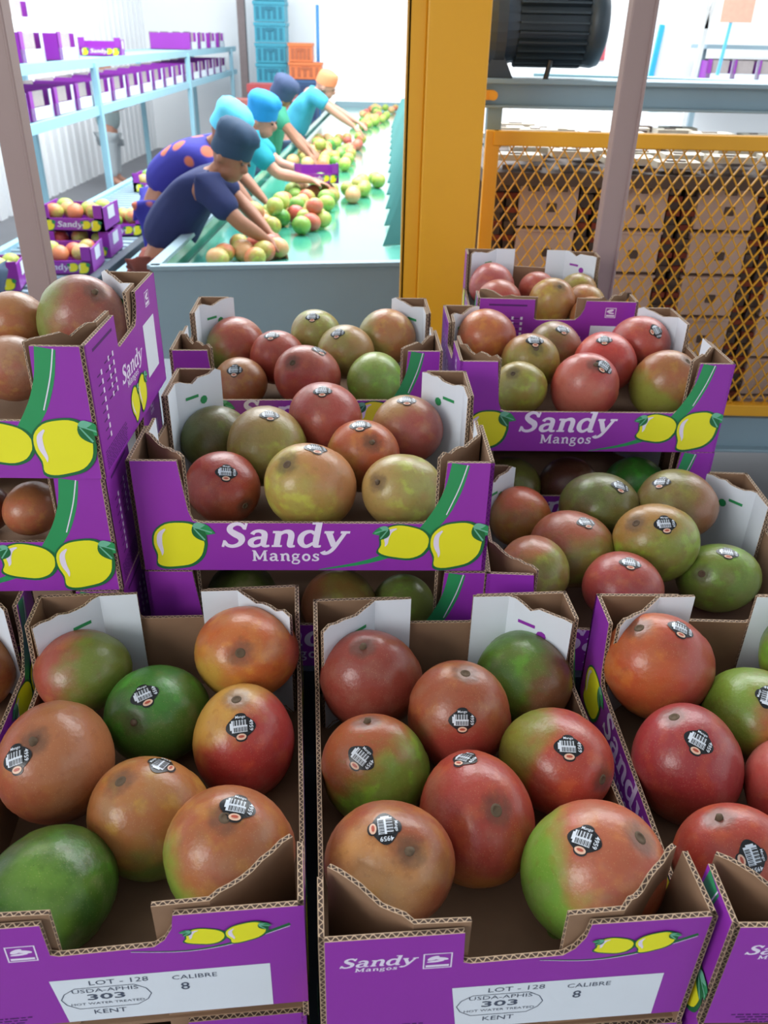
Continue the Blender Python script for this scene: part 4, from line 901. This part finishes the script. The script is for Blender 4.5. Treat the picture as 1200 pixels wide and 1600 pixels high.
filled(-1.85, 3.72, .46, .2, 'crate at the left edge behind the left taupe post', 'mango in the crate behind the left taupe post')
# mangoes on the sorting belt
from mathutils import Vector as V_
taken = []
def pile(n, x0, x1, y0, y1, lab, grp, r=.044, layers=1):
    c = 0; t = 0
    while c < n and t < 4000:
        t += 1; u = rn.random(); x = x0[0]+(x1[0]-x0[0])*rn.random(); y = y0+(y1-y0)*u; x = x0[0]+(x0[1]-x0[0])*u+(x1[0]-x0[0])*rn.random()
        z = .672+r
        lv = 0
        if any((x-a)**2+(y-b_)**2 < (1.9*r)**2 and l == 0 for a, b_, l in taken):
            if layers < 2 or rn.random() > .5: continue
            if any((x-a)**2+(y-b_)**2 < (2.0*r)**2 and l == 1 for a, b_, l in taken): continue
            if sum((x-a)**2+(y-b_)**2 < (2.2*r)**2 and l == 0 for a, b_, l in taken) < 3: continue
            z += 1.45*r; lv = 1
        taken.append((x, y, lv)); small((x, y, z), r*rn.uniform(.9, 1.08), rn, lab, grp); c += 1
# x0=(left edge at near y, left edge at far y), x1=(right edge at near)
pile(9, (-.70, -.68), (-.47, 0), 3.34, 3.66, 'mango on the belt by the hands of the navy clad worker', 'mangoes by the nearest hands')
pile(34, (-.66, -.60), (-.34, 0), 4.0, 5.3, 'mango in the near belt pile before the turquoise worker', 'mangoes in the near belt pile', layers=2)
pile(10, (-.40, -.20), (-.22, 0), 4.9, 5.7, 'mango at the right tip of the near pile on the belt', 'mangoes at the tip of the near pile')
pile(44, (-.72, -.66), (-.32, 0), 6.2, 8.1, 'mango in the middle belt pile by the green shirted worker', 'mangoes in the middle belt pile', layers=2)
pile(26, (-.45, -.25), (-.15, 0), 9.2, 11.9, 'mango in the far pile near the end of the belt', 'mangoes in the far belt pile', layers=2)
c = place(ME_far, 'cardboard_crate', (-.42, 4.95, .775), R(8), 'purple crate with a white label lying on the mangoes on the belt', 'crate', None); c.scale = (.75, .5, .8)
# back of the hall: crates and bins
ORD = ('lowest', 'second from the bottom', 'third from the bottom', 'fourth from the bottom', 'fifth from the bottom', 'sixth from the bottom', 'seventh from the bottom', 'eighth from the bottom', 'ninth from the bottom')
def crate_stack(x, y, w, d, h, n, m_, lab, grp, z0=0):
    for k in range(n):
        b = MB(); z = z0+h*k
        b.box((-w/2, 0, 0), (w/2, d, h*.94)); b.box((-w/2-.01, -.01, h*.80), (w/2+.01, d+.01, h*.97)); 
        for q in range(5): b.box((-w/2+.03+q*(w-.06)/4.6, -.006, h*.12), (-w/2+.03+q*(w-.06)/4.6+.04, .0, h*.70), 1)
        b.box((-w*.12, -.012, h*.55), (w*.12, -.004, h*.72), 1)
        o = b.build('plastic_crate', [m_[0], m_[1]]); o.location = (x, y, z); tag(o, lab if n == 1 else lab+', '+ORD[k], 'crate', grp)
MB1 = (mat('blue_crate', '3c9cb4', .5), mat('blue_crate_dark', '2a7890', .6)); MO = (mat('orange_crate', 'e07c48', .5), mat('orange_crate_dark', 'b86440', .6)); MR = (mat('red_bin', 'a8484a', .5), mat('red_bin_dark', '843838', .6)); MN = (mat('navy_crate', '40608c', .5), mat('navy_crate_dark', '304870', .6))
crate_stack(-1.63, 12.4, .40, .4, .235, 9, MB1, 'blue plastic crate in the tall blue stack', None)
crate_stack(-1.16, 12.2, .30, .3, .25, 4, MN, 'dark blue plastic crate at the base of the orange pile', None, 0)
crate_stack(-1.16, 12.2, .42, .3, .2, 1, MO, 'wide faded orange crate at the back beside the doorway', None, 1.0)
crate_stack(-1.22, 12.2, .30, .3, .22, 1, MO, 'orange crate topmost of the pile beside the doorway', None, 1.2)
crate_stack(-1.60, 11.0, .28, .4, .5, 2, MR, 'red bin before the tall blue stack', None); crate_stack(-1.31, 11.0, .26, .4, .5, 2, MR, 'red bin before the orange pile', None)
b = MB(); b.box((-1.85, 9.9, 0), (-.95, 10.3, .88)); tag(b.build('storage_bin', [mat('dull_red', '9c5850', .6)]), 'long low dull red bin behind the turquoise worker', 'bin')
b = MB(); b.bar((-2.02, 12.6, 0), (-2.02, 12.6, 3), .10); tag(b.build('column', [mat('brown_column', '7c7070', .7)]), 'dark brown upright just left of the blue crate stack', 'column')
b = MB(); b.bar((-1.02, 12.6, 0), (-1.02, 12.6, 1.85), .045); tag(b.build('pipe', [mat('blue_pipe_far', '4a90d0', .5)]), 'thin blue upright beside the bright doorway', 'pipe')
# hanging cable
b = MB(); c = [(-.93+.26*math.cos(t), 4, 1.90-.22*math.sin(t)) for t in [math.pi*k/16 for k in range(17)]]; b.tube(c, .005, 6); tag(b.build('cable', [M_dk]), 'thin dark cable hanging in a loop at the top left', 'cable')
# ---------------------------------------------------------------- people
def skin_mesh(nodes, edges, name, mats, parent=None, extra=None, sub=1, voxel=0, root=0):
    """one continuous surface over a joint graph; nodes = [(co, rx, ry)]"""
    me = bpy.data.meshes.new('tmp'); me.from_pydata([n[0] for n in nodes], edges, []); o = bpy.data.objects.new('tmp', me); COL.objects.link(o)
    sm = o.modifiers.new('skin', 'SKIN'); sm.use_smooth_shade = True; sm.branch_smoothing = .5
    for i, n in enumerate(nodes):
        sv = me.skin_vertices[0].data[i]; sv.radius = (n[1], n[2] if len(n) > 2 else n[1]); sv.use_root = (i == root)
    ss = o.modifiers.new('sub', 'SUBSURF'); ss.levels = sub; ss.render_levels = sub
    dg = bpy.context.evaluated_depsgraph_get(); ev = o.evaluated_get(dg); m1 = bpy.data.meshes.new_from_object(ev)
    bpy.data.objects.remove(o)
    if extra or voxel:
        bm = bmesh.new(); bm.from_mesh(m1)
        for co, rad in (extra or []):
            M_ = Matrix.Translation(co) @ (rad if isinstance(rad, Matrix) else Matrix.Diagonal((*rad, 1)))
            bmesh.ops.create_icosphere(bm, subdivisions=3, radius=1, matrix=M_)
        bm.to_mesh(m1); bm.free()
        o = bpy.data.objects.new('tmp', m1); COL.objects.link(o)
        rm = o.modifiers.new('rm', 'REMESH'); rm.mode = 'VOXEL'; rm.voxel_size = voxel or .008; rm.use_smooth_shade = True
        s2 = o.modifiers.new('sm', 'SMOOTH'); s2.factor = .5; s2.iterations = 2
        dg = bpy.context.evaluated_depsgraph_get(); m2 = bpy.data.meshes.new_from_object(o.evaluated_get(dg)); bpy.data.objects.remove(o); m1 = m2
    m1.materials.clear()
    for x in mats: m1.materials.append(x)
    for p in m1.polygons: p.use_smooth = True; p.material_index = 0
    return link(name, m1, parent)
def person(label, P, skin, shirt, pants, cap, sleeve=.55, pattern=None, cap_kind='puff'):
    """P: dict of world points: head, neck, chest, pelvis, shoulders (sl, sr), elbows (el, er), hands (hl, hr), look direction"""
    V = {k: Vector(v) for k, v in P.items()}
    body_n = []; E = []
    def add(co, *r): body_n.append((tuple(co),)+r); return len(body_n)-1
    pel = add(V['pelvis'], .12, .10)
    spine = add((V['pelvis']+V['chest'])/2, .10, .09); ch = add(V['chest'], .095, .085); nk = add(V['neck'], .046); hd0 = add(V['neck'].lerp(V['head'], .6), .05)
    E += [(pel, spine), (spine, ch), (ch, nk), (nk, hd0)]
    ex = []; look = V['look'].normalized(); up = (V['head']-V['neck']).normalized(); up = (up-look*up.dot(look)).normalized(); side = look.cross(up).normalized()
    for s in 'lr':
        S, El, H_ = V['s'+s], V['e'+s], V['h'+s]
        a = add(S, .044); e = add(El, .036); w_ = add(El.lerp(H_, .9), .024); mid = add(El.lerp(H_, .35), .036)
        E += [(ch, a), (a, e), (e, mid), (mid, w_)]
        d = (H_-El).normalized(); x = d.cross(Vector((0, 0, 1))).normalized(); n_ = x.cross(d).normalized()
        pm = add(H_+d*.03, .028, .018); E += [(w_, pm)]
        sg = -1 if s == 'l' else 1
        for k in range(4):                       # four curled fingers
            b0 = H_+d*.055+x*(.024-.016*k); L_ = (.062, .072, .068, .055)[k]
            f1 = add(b0, .0095); f2 = add(b0+d*L_*.5-n_*.008, .0085); f3 = add(b0+d*L_*.85-n_*.030, .0075); E += [(pm, f1), (f1, f2), (f2, f3)]
        t1 = add(H_+d*.01+x*sg*.032-n_*.005, .011); t2 = add(H_+d*.05+x*sg*.048-n_*.02, .009); E += [(pm, t1), (t1, t2)]
    hips = V['pelvis']; lat = (V['sr']-V['sl']); lat.z = 0; lat.normalize()
    for s, sg in (('l', -1), ('r', 1)):
        k0 = add(hips+lat*sg*.09+Vector((0, 0, -.10)), .085); k1 = add(Vector((hips.x, hips.y, 0))+lat*sg*.10+Vector((0, 0, hips.z*.5)), .055); k2 = add(Vector((hips.x, hips.y, .08))+lat*sg*.11, .04)
        k3 = add(Vector((hips.x, hips.y, .03))+lat*sg*.11+Vector((look.x, look.y, 0))*.14, .035); E += [(pel, k0), (k0, k1), (k1, k2), (k2, k3)]
    H = V['head']; B = Matrix((side, look, up)).transposed().to_4x4()
    def hs(off, rad): ex.append((H+(side*off[0]+look*off[1]+up*off[2])*.88, B @ Matrix.Diagonal((*[q*.88 for q in rad], 1))))
    hs((0, -.005, .02), (.074, .092, .098)); hs((0, .03, -.045), (.052, .058, .062))       # skull, jaw
    hs((0, .092, -.015), (.014, .020, .024)); hs((0, .078, -.062), (.024, .014, .009))       # nose, lips
    for q in (-1, 1): hs((q*.076, -.005, -.01), (.010, .020, .030)); hs((q*.030, .080, .02), (.016, .010, .007))
    body = skin_mesh(body_n, E, 'person', [skin], None, ex, 1, .0085)
    tag(body, label, 'person')
    # eyes
    b = MB()
    for q in (-1, 1):
        c = H+(side*q*.030+look*.088+up*.008)*.88; b = MB(); b.lathe([(.002, -.007), (.006, -.003), (.006, .003), (.002, .007)], Matrix.Translation(c) @ B, 10); b.build('eye', [M_dk], body)
    # shirt
    sn = [(tuple(V['pelvis']+Vector((0, 0, -.08))), .165, .15), (tuple((V['pelvis']+V['chest'])/2), .155, .14), (tuple(V['chest']), .155, .135), (tuple(V['neck'].lerp(V['chest'], .22)), .072, .072)]
    se = [(0, 1), (1, 2), (2, 3)]
    for s in 'lr':
        S, El, H_ = V['s'+s], V['e'+s], V['h'+s]; n = len(sn)
        sn.append((tuple(S), .075, .072)); end = S.lerp(El, min(sleeve*1.0, 1)) if sleeve <= 1 else El.lerp(H_, sleeve-1)
        if sleeve > .95: sn.append((tuple(El), .052, .052)); sn.append((tuple(end), .050, .050)); se += [(2, n), (n, n+1), (n+1, n+2)]
        else: sn.append((tuple(end), .060, .060)); se += [(2, n), (n, n+1)]
    skin_mesh(sn, se, 'shirt', [shirt], body, None, 2, .012)
    pn = [(tuple(hips+Vector((0, 0, -.02))), .145, .13)]; pe = []
    for sg in (-1, 1):
        n = len(pn); pn += [(tuple(hips+lat*sg*.09+Vector((0, 0, -.12))), .10, .10), (tuple(Vector((hips.x, hips.y, hips.z*.5))+lat*sg*.10), .075, .075), (tuple(Vector((hips.x, hips.y, .10))+lat*sg*.11), .06, .06)]; pe += [(0, n), (n, n+1), (n+1, n+2)]
    skin_mesh(pn, pe, 'trousers', [pants], body, None, 1, .014)
    # cap: pleated cloth bonnet
    b = MB(); n = 28; prof = [(-.045, .098), (-.03, .102), (.02, .101), (.03, .103), (.065, .112), (.095, .105), (.118, .080), (.128, .045), (.131, .012)] if cap_kind == 'puff' else [(-.03, .097), (.0, .100), (.05, .097), (.08, .085), (.10, .06), (.112, .03), (.114, .008)]
    Vv = []
    for j, (z, r_) in enumerate(prof):
        for k in range(n):
            t = 2*math.pi*k/n; wob = 1+(.05*math.sin(5*t+j)+.03*math.sin(9*t) if j > 3 else 0)
            lift = .045*max(0, math.sin(t))*(1-j/len(prof)) if j < 4 else 0
            Vv.append(H+(side*(r_*.86*wob*math.cos(t))+look*(r_*1.02*wob*math.sin(t)-.008)+up*(z+.040+lift*.6))*.86)
    b.mesh(Vv, [(j*n+k, j*n+(k+1) % n, (j+1)*n+(k+1) % n, (j+1)*n+k) for j in range(len(prof)-1) for k in range(n)]+[tuple(range(len(Vv)-n, len(Vv)))])
    b.build('cap', [cap], body, True)
    return body
M_navy = mat('navy_cloth', '1c2858', .85, 0, .2, 12); M_ncap = mat('dark_blue_cap', '24405c', .8, 0, .2, 15); M_turq = mat('turquoise_cloth', '1896a8', .8, 0, .12, 12)
M_bcap = mat('bright_blue_cap', '1490d4', .7, 0, .15, 15); M_lcap = mat('sky_blue_cap', '5cc8e8', .7, 0, .2, 12); M_gsh = mat('green_cloth', '3c9478', .85, 0, .12, 12)
M_dcap = mat('slate_cap', '3a4a6c', .8, 0, .15, 15); M_bsh = mat('sky_blue_cloth', '3c9cb8', .8, 0, .15, 10); M_ocap = mat('orange_cap', 'e88a5c', .7, 0, .12, 15)
M_jean = mat('denim', '3c5068', .9, 0, .2, 30); M_red = mat('brick_trousers', '7a4038', .9, 0, .2, 20); M_grey = mat('pale_grey_cloth', 'b8c0c4', .9, 0, .1, 10); M_pink = mat('pink_cloth', 'b04868', .9, 0, .1, 10)
def pattern_mat():
    m = bpy.data.materials.new('blue_orange_print'); m.use_nodes = True; nt = m.node_tree; N = nt.nodes; L = nt.links.new; b = N['Principled BSDF']; b.inputs['Roughness'].default_value = .8
    tc = N.new('ShaderNodeTexCoord'); v = N.new('ShaderNodeTexVoronoi'); v.inputs['Scale'].default_value = 9; L(tc.outputs['Object'], v.inputs['Vector'])
    r_ = N.new('ShaderNodeValToRGB'); r_.color_ramp.elements[0].position = .28; r_.color_ramp.elements[0].color = lin('c06a50'); r_.color_ramp.elements[1].position = .36; r_.color_ramp.elements[1].color = lin('2a2a90')
    L(v.outputs['Distance'], r_.inputs[0]); L(r_.outputs[0], b.inputs['Base Color']); return m
M_pat = pattern_mat()
person('person in navy top and dark blue cap bending over near end of belt', dict(head=(-.665,3.66,1.06), neck=(-.74,3.68,.99), chest=(-.80,3.70,.93), pelvis=(-1.03,3.74,.72), sl=(-.80,3.86,.97), sr=(-.75,3.54,.96), el=(-.66,3.84,.85), er=(-.62,3.50,.83), hl=(-.53,3.72,.75), hr=(-.51,3.56,.745), look=(.85,-.45,-.45)), M_skin, M_navy, M_red, M_ncap, .85)
person('person in blue and orange patterned dress and sky blue cap behind navy worker', dict(head=(-.80,4.35,1.09), neck=(-.88,4.37,1.03), chest=(-.96,4.40,.99), pelvis=(-1.20,4.46,.85), sl=(-.93,4.55,1.02), sr=(-.92,4.24,1.0), el=(-.78,4.52,.88), er=(-.76,4.24,.86), hl=(-.64,4.42,.76), hr=(-.66,4.20,.75), look=(.8,-.1,-.6)), M_skin, M_pat, M_pat, M_lcap, .8)
person('person in a turquoise long top and bright blue cap reaching over the near mango pile', dict(head=(-.73,5.05,1.09), neck=(-.79,5.07,1.02), chest=(-.84,5.10,.96), pelvis=(-.98,5.16,.70), sl=(-.85,5.26,1.0), sr=(-.79,4.93,.99), el=(-.66,5.20,.84), er=(-.64,4.90,.83), hl=(-.46,5.10,.80), hr=(-.44,4.94,.79), look=(.95,-.25,-.35)), M_skin2, M_turq, M_grey, M_bcap, .85)
person('person in a green top and slate cap working at the middle of the belt', dict(head=(-.80,6.55,1.12), neck=(-.84,6.57,1.05), chest=(-.87,6.6,.98), pelvis=(-.98,6.64,.72), sl=(-.89,6.76,1.02), sr=(-.82,6.44,1.01), el=(-.74,6.72,.86), er=(-.69,6.42,.85), hl=(-.60,6.60,.77), hr=(-.58,6.36,.75), look=(.8,.5,-.45)), M_skin, M_gsh, M_jean, M_dcap, .6)
person('person in a sky blue shirt and orange cap, farthest worker leaning over the belt', dict(head=(-.57,7.75,1.13), neck=(-.64,7.76,1.09), chest=(-.72,7.78,1.04), pelvis=(-.88,7.82,.80), sl=(-.72,7.95,1.09), sr=(-.67,7.62,1.08), el=(-.52,7.92,.96), er=(-.49,7.60,.95), hl=(-.30,7.80,.86), hr=(-.32,7.60,.84), look=(.9,-.1,-.4)), M_skin2, M_bsh, M_jean, M_ocap, .7, cap_kind='flat')
person('person in pale grey clothes standing behind the left rack', dict(head=(-3.0,9.6,1.22), neck=(-3.02,9.62,1.12), chest=(-3.04,9.65,.96), pelvis=(-3.05,9.68,.62), sl=(-3.06,9.85,1.04), sr=(-3.02,9.45,1.04), el=(-2.98,9.8,.78), er=(-2.92,9.44,.78), hl=(-2.78,9.7,.84), hr=(-2.76,9.5,.86), look=(.95,-.2,-.3)), M_skin2, mat('sage_cloth', 'a4b4b4', .9), M_grey, M_grey, .5, cap_kind='flat')
person('person in a pink shirt and jeans at the left edge, mostly outside the photo', dict(head=(-1.72,3.2,1.22), neck=(-1.72,3.22,1.13), chest=(-1.72,3.24,1.0), pelvis=(-1.72,3.25,.74), sl=(-1.90,3.24,1.06), sr=(-1.56,3.24,1.06), el=(-1.93,3.18,.84), er=(-1.54,3.16,.86), hl=(-1.86,3.06,.78), hr=(-1.64,3.04,.80), look=(.2,-1,-.2)), M_skin2, M_pink, M_jean, M_dcap, .5)
